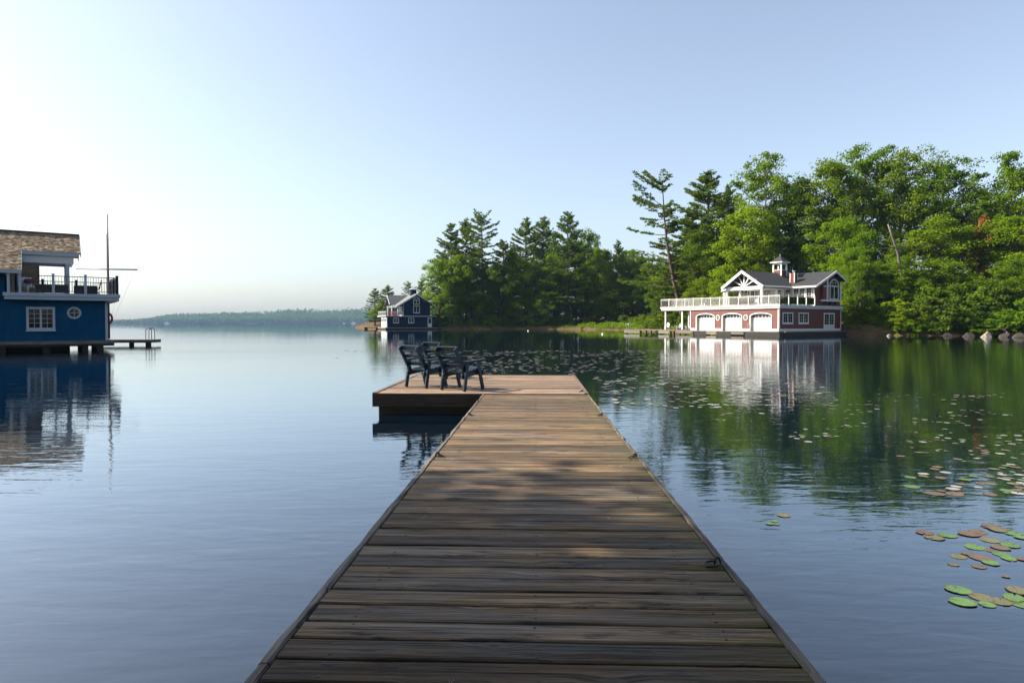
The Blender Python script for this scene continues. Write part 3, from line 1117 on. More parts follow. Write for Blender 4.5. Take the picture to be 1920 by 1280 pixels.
# upper storey
UY, ZF, ZE = -8.5, 4.085, 6.86
up = MB()
clap_u = clapboards(basis((.15, UY, 0), X3, YN3), 12.2, ZF, ZE + .05, 0.15, [])
clap_u.build('clapboard_siding', M['red'], red, kind='stuff')
RY, RZ_ = -12.7, 9.02
SL = 0.44
m = clapboards(basis((.15, UY, 0), (0, -1, 0), (-1, 0, 0)), 6.5, ZF, ZE, 0.15, [])
z = ZE
while z < RZ_ - .35:                                   # gable, row by row
    zt = z + .15
    y0 = UY + .3 - (z - ZE + .12) / SL
    y0 = min(y0, UY)
    y1 = max(RY - (RZ_ - .3 - zt) / SL, UY - 6.5)
    if -y0 + UY < -(y1) + UY:
        B_ = basis((.15, 0, 0), (0, -1, 0), (-1, 0, 0))
        v = [Vector(B_ @ Vector(p)) for p in [(-y0, -.16, z), (-y1, -.16, z), (-y1, .012, z), (-y0, .012, z), (-y0, -.16, zt), (-y1, -.16, zt), (-y1, -.008, zt), (-y0, -.008, zt)]]
        m.M = None; m.hexa(v)
    z = zt
m.build('clapboard_siding', M['red'], red, kind='stuff')
MB().box(.35, 12.2, -14.9, -14.8, ZF, 7.2).box(12.2, 12.34, -14.9, UY - .2, ZF, 7.0).build('wall', M['red'], red)
# white casing boards on the front wall, then the windows
wf = lambda x, z, w, h, **k: window(red, (x, UY + .012, z), X3, YN3, w, h, **k)
wc = MB()
for x0, x1 in ((0.16, .42), (1.3, 3.55), (8.55, 10.55), (4.75, 5.1), (6.35, 6.95), (12.1, 12.36)): wc.box(x0, x1, UY + .005, UY + .03, ZF, ZE - .05)
wc.box(.16, 12.36, UY + .004, UY + .055, ZE - .22, ZE + .04)
wc.build('casing_board', M['white'], red)
wf(.5, 4.95, .92, 1.75, cols=1, lites=(2, 4), fw=.1)
wf(3.62, 5.0, 1.0, 1.7, cols=1, lites=(2, 3), fw=.1)
wf(5.15, 5.0, 1.15, 1.7, cols=2, lites=(1, 3), fw=.1)
wf(7.0, 5.0, 1.15, 1.7, cols=2, lites=(1, 3), fw=.1)
wf(10.75, 4.95, 1.35, 1.75, cols=2, lites=(1, 2), fw=.1)
window(red, (1.42, UY + .03, ZF + .01), X3, YN3, 2.0, 2.62, 2, 1, (2, 5), .22, name='double_door', panel=.1, sill=False)
window(red, (8.68, UY + .03, ZF + .01), X3, YN3, 1.75, 2.62, 2, 1, (2, 5), .2, name='double_door', panel=.25, sill=False)
# bay with the arched window on the shaded gable
GX_ = .15
bay = MB().box(GX_ - .42, GX_ - .005, -14.45, -9.95, 4.72, 4.98)
bay.build('bay_sill', M['white'], red)
MB().box(GX_ - .40, GX_ - .006, -14.4, -10.0, 4.985, 6.9).build('bay_wall', M['red'], red)
window(red, (GX_ - .40, -11.55, 5.0), (0, -1, 0), (-1, 0, 0), 2.3, 1.95, 2, 1, (1, 1), .15, arch=.95, sill=False)
for y in (-10.95, -14.35): MB().box(GX_ - .47, GX_ - .402, y - .2, y + .14, 4.985, 7.9 if y > -12 else 7.3).build('bay_pilaster', M['white'], red)
MB().box(GX_ - .44, GX_ - .401, -10.75, -10.02, 6.75, 6.9).box(GX_ - .44, GX_ - .401, -11.54, -11.16, 6.85, 7.0).build('bay_trim', M['white'], red)
for y in (-10.9, -12.2, -13.6): MB().prism([(GX_ - .4, 4.715), (GX_ - .006, 4.715), (GX_ - .006, 4.2)], 'y', y - .09, y + .09).build('bay_bracket', M['crib'], red)
# roof B: ridge along x, gable at the near end
ov = -.55
eB = UY + .75
zB = lambda y: RZ_ - abs(y - RY) * SL
rf = MB()
def plane(mb, pts, th=.14):
    t = [Vector(p) for p in pts]
    n_ = len(t)
    mb.add([tuple(p - Vector((0, 0, th))) for p in t] + [tuple(p) for p in t], [tuple(range(n_))[::-1], tuple(range(n_, 2 * n_))] + [(i, (i + 1) % n_, n_ + (i + 1) % n_, n_ + i) for i in range(n_)])
    return mb
APXX = 6.45
zA = lambda x: RZ_ - max(0, APXX - x) * .66
xe = APXX - (RZ_ - zB(eB)) / .66                       # valley foot
plane(rf, [(ov, eB, zB(eB)), (xe, eB, zB(eB)), (APXX, RY, RZ_), (ov, RY, RZ_)])
plane(rf, [(ov, RY, RZ_), (12.6, RY, RZ_), (12.6, -15.5, zB(-15.5)), (ov, -15.5, zB(-15.5))])
rfo = rf.build('roof', M['roof_dark'], red)
# roof A: ridge along y, open gable over the porch
GY_ = -1.0
fx0, fx1 = 3.15, 9.75
ra = MB()
plane(ra, [(fx0, GY_, zA(fx0)), (fx0, eB + .02, zA(fx0)), (APXX, RY, RZ_ + .005), (APXX, GY_, RZ_ + .005)])
plane(ra, [(APXX, GY_, RZ_ + .005), (APXX, -5, RZ_ + .005), (fx1, -5, RZ_ - (fx1 - APXX) * .66), (fx1, GY_, RZ_ - (fx1 - APXX) * .66)])
plane(ra, [(APXX, -4.6, RZ_), (APXX, RY, RZ_), (12.6, RY, RZ_ - 6.15 * .4), (12.6, -4.6, RZ_ - 6.15 * .4)])
ra.build('roof', M['roof_dark'], red)
# bargeboards, eaves, porch gable truss
tb = MB()
for xf in (fx0, fx1):
    zf = RZ_ - abs(APXX - xf) * .66
    tb.hexa([(xf, GY_ + .004, zf - .40), (APXX, GY_ + .004, RZ_ - .40), (APXX, GY_ + .09, RZ_ - .40), (xf, GY_ + .09, zf - .40), (xf, GY_ + .004, zf + .03), (APXX, GY_ + .004, RZ_ + .03), (APXX, GY_ + .09, RZ_ + .03), (xf, GY_ + .09, zf + .03)])
tb.box(fx0 - .12, fx0 + .0, eB, GY_ + .08, zA(fx0) - .22, zA(fx0) + .0)
tb.box(fx1, fx1 + .12, -4.6, GY_ + .08, zA(fx0) - .24, zA(fx0) - .02)
tb.box(ov, xe + .6, eB, eB + .1, zB(eB) - .24, zB(eB) - .01)
tb.box(xe - .2, xe + .6, eB - .2, eB + .1, zB(eB) - .30, zB(eB) - .2)
tb.beam((12.65, -4.6, 6.5), (12.65, RY, 6.5), .1, .22)
tb.beam((fx1, -4.62, 7.63 - .5), (12.6, -4.62, 6.5), .1, .2)
tb.hexa([(ov - .08, eB, zB(eB) - .3), (ov - .08, RY, RZ_ - .3), (ov - .002, RY, RZ_ - .3), (ov - .002, eB, zB(eB) - .3), (ov - .08, eB, zB(eB) + .02), (ov - .08, RY, RZ_ + .02), (ov - .002, RY, RZ_ + .02), (ov - .002, eB, zB(eB) + .02)])
tb.hexa([(ov - .08, -15.5, zB(-15.5) - .3), (ov - .08, RY, RZ_ - .3), (ov - .002, RY, RZ_ - .3), (ov - .002, -15.5, zB(-15.5) - .3), (ov - .08, -15.5, zB(-15.5) + .02), (ov - .08, RY, RZ_ + .02), (ov - .002, RY, RZ_ + .02), (ov - .002, -15.5, zB(-15.5) + .02)])
tb.build('bargeboard', M['white'], red, kind='stuff')
tr = MB()
TY = GY_ - .55
tr.box(3.5, 9.4, TY - .12, TY + .12, 6.30, 6.78)
for dx, dz in ((-1.95, 1.0), (-.95, 1.55), (0, 1.95), (.95, 1.55), (1.95, 1.0)):
    tr.beam((APXX, TY, 6.75), (APXX + dx, TY, 6.75 + dz), .14, .2, (0, 1, 0))
tr.build('gable_truss', M['white'], red)
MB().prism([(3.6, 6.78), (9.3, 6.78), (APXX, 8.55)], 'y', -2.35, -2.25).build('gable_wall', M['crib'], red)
MB().box(3.5, 9.4, -8.4, -2.4, 6.42, 6.5).build('porch_ceiling', M['white'], red)
for x, y in ((3.62, TY), (9.28, TY), (9.28, -4.6), (12.3, -4.9), (3.62, -4.8)):
    MB().box(x - .15, x + .15, y - .15, y + .15, ZF, 6.31).build('porch_post', M['white'], red, bevel=.012)
# cupola
cu = MB().box(-.68, .68, -.68, .68, -.5, .42)
CU = Vector((APXX - .05, -9.9, 8.95))
cup = cu.build('cupola', M['red'], red, loc=CU)
fr = MB()
for sx in (-1, 1):
    for sy in (-1, 1): fr.box(sx * .64 - .09, sx * .64 + .09, sy * .64 - .09, sy * .64 + .09, -.4, 1.5)
fr.box(-.72, .72, -.72, .72, .42, .5); fr.box(-.74, .74, -.74, .74, 1.42, 1.52); fr.box(-1.0, 1.0, -1.0, 1.0, 1.52, 1.66)
for s in (-1, 1):
    for i in range(6):
        a, b = math.pi * i / 6, math.pi * (i + 1) / 6
        pr = [(-.56 * math.cos(a), 1.14 + .24 * math.sin(a)), (-.56 * math.cos(b), 1.14 + .24 * math.sin(b)), (-.56 * math.cos(b), 1.43), (-.56 * math.cos(a), 1.43)]
        fr.prism(pr, 'y', s * .64 - .04, s * .64 + .04)
        fr.prism(pr, 'x', s * .64 - .04, s * .64 + .04)
fr.build('cupola_frame', M['white'], cup)
MB().add([(-.98, -.98, 1.665), (.98, -.98, 1.665), (.98, .98, 1.665), (-.98, .98, 1.665), (0, 0, 2.62)], [(0, 1, 4), (1, 2, 4), (2, 3, 4), (3, 0, 4), (3, 2, 1, 0)]).build('cupola_roof', M['roof_dark'], cup)
MB().tube([(0, 0, 2.55), (0, 0, 2.85)], [.05, .02], 6).build('finial', M['white'], cup)
# chimney
ch = MB().box(-.36, .36, -.36, .36, -.6, .95)
chm = ch.build('chimney', M['red'], red, loc=(3.75, -9.2, 7.85))
cf = MB()
for sx in (-1, 1):
    for sy in (-1, 1): cf.box(sx * .33 - .06, sx * .33 + .06, sy * .33 - .06, sy * .33 + .06, -.4, .97)
cf.build('corner_board', M['white'], chm)
MB().tube([(0, 0, .95), (0, 0, 1.15), (0, 0, 1.16), (0, 0, 1.32)], [.14, .14, .22, .22], 12).build('flue_cap', M['steel'], chm)

# boathouse dock: decking, pale fender boards at the piers, dark cribs
bd = thing('boathouse_dock', 'low dock wrapped round the red boathouse with pale fender boards between the boat doors', 'dock', RED_O, RED_A)
MB().box(14.3, 27.0, -5.0, 1.3, .56, .68).build('decking', M['grey_wood'], bd)
MB().box(-.75, 14.29, .05, 1.3, .50, .62).build('decking', M['grey_wood'], bd)
MB().box(-1.0, -.04, -15.3, .04, .48, .6).build('decking', M['grey_wood'], bd)
for a, b in ((13.0, 16.2), (8.9, 10.6), (4.4, 6.4), (23.6, 27.0), (17.5, 19.6)):
    for k in range(3): MB().box(a, b, 1.302, 1.36, .14 + .14 * k, .27 + .14 * k).build('fender_board', M['grey_wood'], bd)
for a, b in ((-.9, 4.3), (6.5, 8.8), (10.7, 12.9)): MB().box(a, b, .3, 1.25, -1.0, .495).build('crib', M['crib'], bd)
MB().box(-.95, -.1, -15.2, .2, -1.0, .475).build('crib', M['crib'], bd)
for x in (14.6, 16.8, 19.5, 21.4, 23.6, 26.7):
    for y in (1.0, -3.5): MB().tube([(x, y, -1.5), (x, y, .56)], .12, 8).build('pile', M['crib'], bd)
swim_ladder(bd, 26.6, 1.0, .68, math.radians(0), 1.15)
swim_ladder(bd, 3.6, 1.2, .62, 0, 1.1)


def on_red(x, y, z):
    return Matrix.Translation(RED_O) @ Matrix.Rotation(RED_A, 4, 'Z') @ Vector((x, y, z))


for i, (x, y, lab) in enumerate(((19.95, -1.0, 'white slatted garden chair under the boathouse porch, outermost beside the end post'), (18.2, -1.4, 'white slatted garden chair under the boathouse porch, in the middle between the two posts'), (16.0, -1.2, 'white slatted garden chair under the boathouse porch, nearest the red wall'))):
    adirondack(on_red(x, y, .681), RED_A + (.5, -.3, -.6)[i], lab, 'white', 'white garden chairs on the boathouse dock', 1.12)
# furniture on the roof deck
sf = thing('patio_sofa', 'dark brown wicker sofa behind the white railing on the red boathouse deck', 'sofa', on_red(5.6, -.9, 4.082), RED_A)
MB().box(-.8, .8, -.4, .4, .1, .5).build('seat', M['white'], sf, bevel=.04)
MB().box(-.85, .85, .25, .45, .3, 1.12).build('backrest', M['brown'], sf, bevel=.05)
for s in (-1, 1): MB().box(s * .85 - .1, s * .85 + .1, -.42, .44, 0, .72).build('armrest', M['brown'], sf, bevel=.04)
ln = thing('sun_lounger', 'dark reclining lounger behind the long white glass railing on the red boathouse deck', 'lounger', on_red(12.1, -1.0, 4.082), RED_A)
MB().beam((-.9, 0, .35), (.25, 0, .35), .6, .08).build('seat', M['dark_fabric'], ln)
MB().beam((.25, 0, .36), (.9, 0, .95), .6, .08).build('backrest', M['dark_fabric'], ln)
for x in (-.8, .2):
    for y in (-.26, .26): MB().box(x - .03, x + .03, y - .03, y + .03, 0, .34).build('leg', M['steel'], ln)
for i, (x, y, lab) in enumerate(((4.3, -1.3, 'white deck chair beside the brown sofa on the red boathouse deck'), (3.4, -2.6, 'white deck chair beyond the porch corner post on the red boathouse deck'), (14.0, -2.0, 'white deck chair next to the dark lounger on the red boathouse deck'))):
    adirondack(on_red(x, y, 4.082), RED_A + (.4, 1.2, -.6)[i], lab, 'white', 'white chairs on the roof deck', 1.0)
#--BLUE--
# ------------------------------------------------------------------ blue boathouse on the left (local x to the right along the wall, y away)
BL_O = Vector((-25.577, 42.0, 0)); BL_A = math.radians(35.272)
blue = thing('blue_boathouse', 'deep blue boathouse with a shake roof and black railed upper deck on the left shore', 'boathouse', BL_O, BL_A)


def boards(B, x0, x1, ztop, z0, w, r, th=.05):
    m = MB(B)
    x = x0
    while x < x1 - 1e-3:
        xx = min(x + w, x1)
        m.box(x + .006, xx - .006, -th, r.uniform(-.004, .004), z0, ztop)
        m.box(x - .012, x + .012, -th, -.012, z0, ztop)
        x = xx
    return m


r5 = random.Random(5)
FB = basis((0, 0, 0), (-1, 0, 0), (0, -1, 0))
boards(FB, 0, 5.05, 3.08, .58, .2, r5).build('board_siding', M['blue'], blue, kind='stuff')
boards(FB, 5.05, 12.0, 4.85, .58, .2, r5).build('board_siding', M['blue'], blue, kind='stuff')
boards(basis((0, 0, 0), (0, 1, 0), (1, 0, 0)), 0, 5.3, 3.08, .58, .2, r5).build('board_siding', M['blue'], blue, kind='stuff')
MB().box(-12, -.06, .055, 5.3, 2.9, 3.07).box(-12, -5.1, 5.15, 5.3, .6, 4.8).box(-5.0, -.06, 5.2, 5.3, .6, 2.89).build('wall', M['blue'], blue)
cbm = MB().box(-.03, .11, -.03, .11, .6, 3.07)
cbm.build('corner_board', M['trim_blue'], blue)
# upper deck with stepped fascia
MB().box(-5.12, .76, -.60, 6.0, 3.27, 3.47).build('upper_deck', M['trim_blue'], blue)
MB().box(-5.06, .70, -.54, 5.9, 3.07, 3.267).build('deck_fascia', M['trim_blue'], blue)
sf_ = MB()
for k in range(12): sf_.box(.0 + .002, .69, -.5 + k * .52, -.01 + k * .52, 3.045, 3.068)
sf_.build('soffit_board', M['soffit'], blue)
# windows
wbl = window(blue, (-4.05, 0, 1.25), (1, 0, 0), (0, -1, 0), 1.42, 1.4, 2, 1, (2, 4), .13, 'trim_blue')
porthole(blue, (-1.66, 0, 2.31), (1, 0, 0), (0, -1, 0), .37, .37, 'trim_blue', .11)
# railing
rl = MB()
rail_pts = [(-4.85, -.5), (-4.31, -.5), (-2.70, -.5), (-1.07, -.5), (.60, -.5)]
for p, q in zip(rail_pts[:-1], rail_pts[1:]):
    rl.beam((*p, 4.50), (*q, 4.50), .06, .045); rl.beam((*p, 3.60), (*q, 3.60), .04, .04)
rl.beam((.6, -.5, 4.5), (.6, 5.7, 4.5), .06, .045); rl.beam((.6, -.5, 3.6), (.6, 5.7, 3.6), .04, .04)
rl.beam((.6, 5.7, 4.5), (-4.0, 5.7, 4.5), .06, .045); rl.beam((.6, 5.7, 3.6), (-4.0, 5.7, 3.6), .04, .04)
rail = rl.build('railing', M['dark_metal'], blue)
for (x, y) in rail_pts + [(.6, 1.55), (.6, 3.6), (.6, 5.7), (-1.3, 5.7), (-3.2, 5.7)]:
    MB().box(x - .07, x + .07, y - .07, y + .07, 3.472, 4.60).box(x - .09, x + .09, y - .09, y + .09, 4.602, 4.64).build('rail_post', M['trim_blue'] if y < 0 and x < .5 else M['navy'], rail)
bal = MB().box(-.011, .011, -.011, .011, 3.62, 4.48)
b0 = bal.build('baluster', M['dark_metal'], rail, loc=(-4.7, -.5, 0))
def baluster(x, y):
    c = b0.copy(); COL.objects.link(c); c.location = (x, y, 0)
for p, q in list(zip(rail_pts[:-1], rail_pts[1:])) + [((.6, -.5), (.6, 5.7)), ((.6, 5.7), (-4, 5.7))]:
    L = math.dist(p, q); n_ = max(2, int(L / .135))
    for i in range(1, n_):
        if (p, i) == (rail_pts[0], 1): continue
        baluster(p[0] + (q[0] - p[0]) * i / n_, p[1] + (q[1] - p[1]) * i / n_)
# roof: steep shakes, a porch cut into its right end
RYB, RZB, SB = 2.6, 7.36, .8
zb = lambda y: RZB - abs(y - RYB) * SB
XR, XC = -1.25, -4.25
lo, hi = -.62, 1.0
rb = MB()
plane(rb, [(-12.5, lo, zb(lo)), (XC, lo, zb(lo)), (XC, hi, zb(hi)), (XR, hi, zb(hi)), (XR, RYB, RZB), (-12.5, RYB, RZB)], .10)
XK = XC + .85
plane(rb, [(XR, RYB, RZB), (XR, 2 * RYB - hi, zb(hi)), (XK, 2 * RYB - hi, zb(hi)), (XK, 2 * RYB - lo + 1.3, zb(lo - 1.3)), (-12.5, 2 * RYB - lo + 1.3, zb(lo - 1.3)), (-12.5, RYB, RZB)], .10)
broof = rb.build('roof', M['soffit'], blue)


def shake_mat():
    nt = NT('cedar_shakes')
    g = nt.n('ShaderNodeNewGeometry')
    c = coords(nt)
    rr_ = g.outputs['Random Per Island']
    k = nt.ramp(rr_, [(0, (0.10, 0.07, 0.045)), (.35, (0.17, 0.125, 0.085)), (.7, (0.22, 0.17, 0.12)), (1, (0.36, 0.29, 0.20))])
    n_ = nt.noise(c, 1.1, 4)
    k = nt.mix(nt.rng_(n_, .45, .75, 0, .55), k, (0.085, 0.065, 0.05))
    return nt.done(nt.bsdf(k, .85, .2, 0, nt.bump(nt.noise(nt.mapping(c, (30, 6, 6)), 1, 3), .4, .01)).outputs[0])


M['shake'] = shake_mat()
sh = shingles((XC, hi, zb(hi)), (XR, hi, zb(hi)), (XR, RYB, RZB), (XC, RYB, RZB), .15, .16, r5, .022)
s2 = shingles((-8.5, lo, zb(lo)), (XC, lo, zb(lo)), (XC, RYB, RZB), (-8.5, RYB, RZB), .15, .16, r5, .022)
sh.add(s2.v, s2.f)
sh.build('shingles', M['shake'], broof, kind='stuff', recalc=True)
MB().beam((-12.5, RYB, RZB + .03), (XR + .02, RYB, RZB + .03), .2, .07).build('ridge_cap', M['brown'], broof)
fb = MB()
fb.box(XC - .02, XR - .06, hi - .06, hi - .002, zb(hi) - .24, zb(hi) - .015)
fb.box(-12.5, XC, lo - .06, lo - .002, zb(lo) - .2, zb(lo) - .015)
for y0_, y1_ in ((hi, RYB), (2 * RYB - hi, RYB)):
    fb.hexa([(XR, y0_, zb(y0_) - .26), (XR, y1_, zb(y1_) - .26), (XR + .05, y1_, zb(y1_) - .26), (XR + .05, y0_, zb(y0_) - .26), (XR, y0_, zb(y0_) + .03), (XR, y1_, zb(y1_) + .03), (XR + .05, y1_, zb(y1_) + .03), (XR + .05, y0_, zb(y0_) + .03)])
fb.hexa([(XC, lo, zb(lo) - .2), (XC, hi, zb(hi) - .2), (XC + .04, hi, zb(hi) - .2), (XC + .04, lo, zb(lo) - .2), (XC, lo, zb(lo) + .02), (XC, hi, zb(hi) + .02), (XC + .04, hi, zb(hi) + .02), (XC + .04, lo, zb(lo) + .02)])
yb0, yb1 = 2 * RYB - hi, 2 * RYB - lo + 1.3
fb.hexa([(XK, yb1, zb(yb1) - .2), (XK, yb0, zb(yb0) - .2), (XK + .04, yb0, zb(yb0) - .2), (XK + .04, yb1, zb(yb1) - .2), (XK, yb1, zb(yb1) + .02), (XK, yb0, zb(yb0) + .02), (XK + .04, yb0, zb(yb0) + .02), (XK + .04, yb1, zb(yb1) + .02)])
fb.build('bargeboard', M['trim_blue'], blue, kind='stuff')
pb = MB()
pb.box(XC, XR - .35, hi + .1, hi + .24, 5.38, 5.82); pb.box(XC, XR - .35, 4.0, 4.14, 5.38, 5.75)
pb.box(XR - .5, XR - .36, hi + .245, 3.995, 5.40, 5.75)
pb.build('porch_beam', M['white'], blue)
for y in (hi + .17, 4.05): MB().box(-2.03, -1.83, y - .1, y + .1, 3.472, 5.379).build('porch_post', M['trim_blue'], blue, bevel=.012)
# end wall of the upper rooms behind the porch
ew = MB()
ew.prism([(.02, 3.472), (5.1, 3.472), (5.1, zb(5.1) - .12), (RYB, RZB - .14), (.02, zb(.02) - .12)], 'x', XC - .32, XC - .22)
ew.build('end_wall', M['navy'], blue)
window(blue, (XC - .215, 1.2, 3.9), (0, 1, 0), (1, 0, 0), 1.0, 1.5, 1, 1, (2, 3), .09, 'trim_blue')
lamp = MB().box(XC - .2, XC - .06, .75, .9, 4.75, 4.95).box(XC - .2, XC - .02, .72, .93, 4.95, 4.98)
lamp.build('wall_lantern', M['dark_metal'], blue)
# deck apron and piles under the wall
MB().box(-12, .40, -.9, 5.9, .42, .60).build('apron_deck', M['grey_wood'], blue)
MB().box(-12, .37, -.86, 5.8, .28, .418).build('apron_beam', M['crib'], blue)
for x in (-.35, -1.15, -3.1, -5.2, -7.2):
    for y in (-.6, 2.5, 5.4): MB().box(x - .16, x + .16, y - .16, y + .16, -1.5, .279).build('pile', M['crib'], blue)
MB().box(-12, -1.9, .2, 5.2, -1.0, .275).build('crib', M['crib'], blue)


def on_blue(x, y, z):
    return Matrix.Translation(BL_O) @ Matrix.Rotation(BL_A, 4, 'Z') @ Vector((x, y, z))


# furniture on the blue deck
for (x, y, L, lab) in ((-2.75, .5, 1.5, 'low dark wicker sofa left of the porch post on the blue boathouse deck'), (-1.0, .9, 1.1, 'low dark wicker seat right of the porch post on the blue boathouse deck')):
    t = thing('wicker_sofa', lab, 'sofa', on_blue(x, y, 3.472), BL_A, 'dark wicker seats on the blue deck')
    MB().box(-L / 2, L / 2, -.35, .35, .06, .42).build('seat', M['dark_fabric'], t, bevel=.03)
    MB().box(-L / 2, L / 2, -.42, -.28, .06, .56).build('backrest', M['dark_fabric'], t, bevel=.03)
    for s in (-1, 1): MB().box(s * L / 2 - .07, s * L / 2 + .07, -.41, .36, 0, .55).build('armrest', M['dark_fabric'], t, bevel=.02)
t = thing('lounge_chair', 'pale framed chair with a plum cushion beside the end wall of the blue boathouse deck', 'chair', on_blue(-3.85, .35, 3.472), BL_A + .5)
MB().box(-.3, .3, -.3, .3, .34, .42).build('seat', M['white'], t)
MB().box(-.26, .26, -.2, .22, .60, .86).build('cushion', M['fabric_pink'], t, bevel=.08)
MB().beam((0, .25, .4), (0, .42, .95), .6, .05).build('backrest', M['white'], t)
for sx in (-.26, .26):
    for sy in (-.26, .26): MB().box(sx - .03, sx + .03, sy - .03, sy + .03, 0, .34).build('leg', M['white'], t)
t = thing('folding_chair', 'thin dark folding chair near the right corner of the blue boathouse deck', 'chair', on_blue(-.45, .4, 3.472), BL_A)
MB().box(-.2, .2, -.2, .2, .38, .42).build('seat', M['dark_fabric'], t)
MB().beam((.16, -.2, .4), (.28, -.2, .92), .04, .04).beam((.16, .2, .4), (.28, .2, .92), .04, .04).beam((.25, -.2, .8), (.25, .2, .8), .03, .16).build('backrest', M['dark_fabric'], t)
for s in (-.2, .2):
    MB().beam((-.2, s, 0), (.2, s, .42), .035, .035).build('leg', M['dark_fabric'], t)
    MB().beam((.2, s + .04, 0), (-.2, s + .04, .42), .035, .035).build('leg', M['dark_fabric'], t)

# flag mast with a yard and stays, standing on the dock behind the house
FY = 46.2
fm_b = at_y(204.2, 634, FY); fm_t = at_y(203.9, 402, FY)
fp = thing('flag_mast', 'tall slim nautical flag mast with a cross yard beside the blue boathouse', 'flagpole', (fm_b.x, FY, .6))
H_ = fm_t.z - .6
MB().tube([(0, 0, 0), (0, 0, 4.2), (-.04, 0, 7.2)], [.085, .07, .05], 8).build('mast', M['mast'], fp, smooth=True)
MB().tube([(.06, -.05, 3.0), (.06, -.05, 6), (.06, -.05, H_)], [.06, .055, .04], 8).build('topmast', M['mast_dark'], fp, smooth=True)
ya, yc = at_y(144, 503.8, FY), at_y(259.5, 506.2, FY)
zy = (ya.z + yc.z) / 2 - .6
MB().tube([(ya.x - fm_b.x, -.12, zy + .03), (yc.x - fm_b.x, -.12, zy - .03)], .045, 8).build('yard', M['mast_dark'], fp, smooth=True)
for s, e in ((yc.x - fm_b.x - .1, .45), (yc.x - fm_b.x - 1.0, .25), (ya.x - fm_b.x + .1, -.5), (ya.x - fm_b.x + 1.0, -.3)):
    MB().tube([(s, -.12, zy), (e, -.1, 1.5)], .006, 4).build('stay', M['rope'], fp)
lb = thing('life_ring', 'red life ring hung on the mast at the corner of the blue boathouse', 'life ring', (fm_b.x + .03, FY - .14, 2.0))
MB().tube([(.3 * math.cos(t), .0, .36 * math.sin(t)) for t in np.linspace(0, 2 * math.pi, 25)[:-1]], .075, 8, closed=True).build('ring', M['red_plastic'], lb, smooth=True)
wr = MB()
for a in (.8, 2.36, 3.9, 5.5): wr.tube([(.3 * math.cos(a + d), 0, .36 * math.sin(a + d)) for d in (-.1, 0, .1)], .082, 8)
wr.build('band', M['white'], lb)
sdk = thing('swim_dock', 'narrow grey swimming dock with a ladder reaching out behind the blue boathouse', 'dock', (-32.0, 51.0, .34), math.radians(2))
MB().box(0, 4.3, 0, 1.6, 0, .08).build('decking', M['grey_wood'], sdk)
MB().box(0, 4.28, .02, 1.58, -.16, -.002).build('beam', M['edge'], sdk)
for x in (2.6, 3.9): MB().box(x - .12, x + .12, .3, .6, -1.6, -.162).build('pile', M['crib'], sdk)
swim_ladder(sdk, 3.6, .9, .08, math.radians(90), .95, 'dark_metal')
# link from the house apron to the swimming dock
MB().box(-.62, .36, 5.92, 14, .44, .59).build('gangway', M['grey_wood'], blue)

# ------------------------------------------------------------------ navy boathouse across the bay
NV_O = at_y(725.3, 606, 181); NV_O.z = 0
NV_A = math.radians(25.54)
nav = thing('navy_boathouse', 'small navy blue boathouse with a steep front gable across the bay', 'boathouse', NV_O, NV_A)
NF = basis((0, 0, 0), (1, 0, 0), (0, -1, 0))
clapboards(NF, 13.9, .55, 3.5, .16, []).build('clapboard_siding', M['navy'], nav, kind='stuff')
clapboards(basis((0, 0, 0), (0, 1, 0), (-1, 0, 0)), 6.2, .55, 3.5, .16, []).build('clapboard_siding', M['navy'], nav, kind='stuff')
MB().box(.2, 13.8, 6.0, 6.2, .5, 3.45).build('wall', M['navy'], nav)
MB().box(-.35, 14.1, -.35, 9.0, 3.505, 3.74).build('upper_deck', M['trim_blue'], nav)
gx0, gx1, gxm, gze, gza = 4.6, 12.3, 8.42, 7.05, 9.75
gm = MB()
z = 3.74
while z < gza - .25:
    zt = z + .18
    f = max(0, (zt - gze) / (gza - gze))
    a, b = gx0 + (gxm - gx0) * f, gx1 - (gx1 - gxm) * f
    gm.hexa([(a, -.01, z), (b, -.01, z), (b, .2, z), (a, .2, z), (a, .01, zt), (b, .01, zt), (b, .2, zt), (a, .2, zt)])
    z = zt
gm.box(gx0, gx0 + .2, .21, 9, 3.74, gze); gm.box(gx1 - .2, gx1, .21, 9, 3.74, gze)
gm.build('gable_wall', M['navy'], nav)
s_ = (gza - gze) / (gxm - gx0)
nr = MB()
x0_, x1_ = 2.4, 13.3
plane(nr, [(x0_, -.5, gza + .1 - (gxm - x0_) * s_ * .86), (gxm, -.5, gza + .1), (gxm, 9.2, gza + .1), (x0_, 9.2, gza + .1 - (gxm - x0_) * s_ * .86)], .2)
plane(nr, [(gxm, -.5, gza + .1), (x1_, -.5, gza + .1 - (x1_ - gxm) * s_ * .86), (x1_, 9.2, gza + .1 - (x1_ - gxm) * s_ * .86), (gxm, 9.2, gza + .1)], .2)
plane(nr, [(1.9, 4.0, 7.0), (13.5, 4.0, 7.0), (13.5, 6.6, gza - .15), (1.9, 6.6, gza - .15)], .2)
plane(nr, [(1.9, 6.6, gza - .15), (13.5, 6.6, gza - .15), (13.5, 9.4, 7.0), (1.9, 9.4, 7.0)], .2)
nr.build('roof', M['roof_grey'], nav)
nb2 = MB()
for xa in (x0_, x1_):
    za = gza + .1 - abs(gxm - xa) * s_ * .86
    nb2.hexa([(xa, -.58, za - .35), (gxm, -.58, gza - .25), (gxm, -.502, gza - .25), (xa, -.502, za - .35), (xa, -.58, za + .03), (gxm, -.58, gza + .13), (gxm, -.502, gza + .13), (xa, -.502, za + .03)])
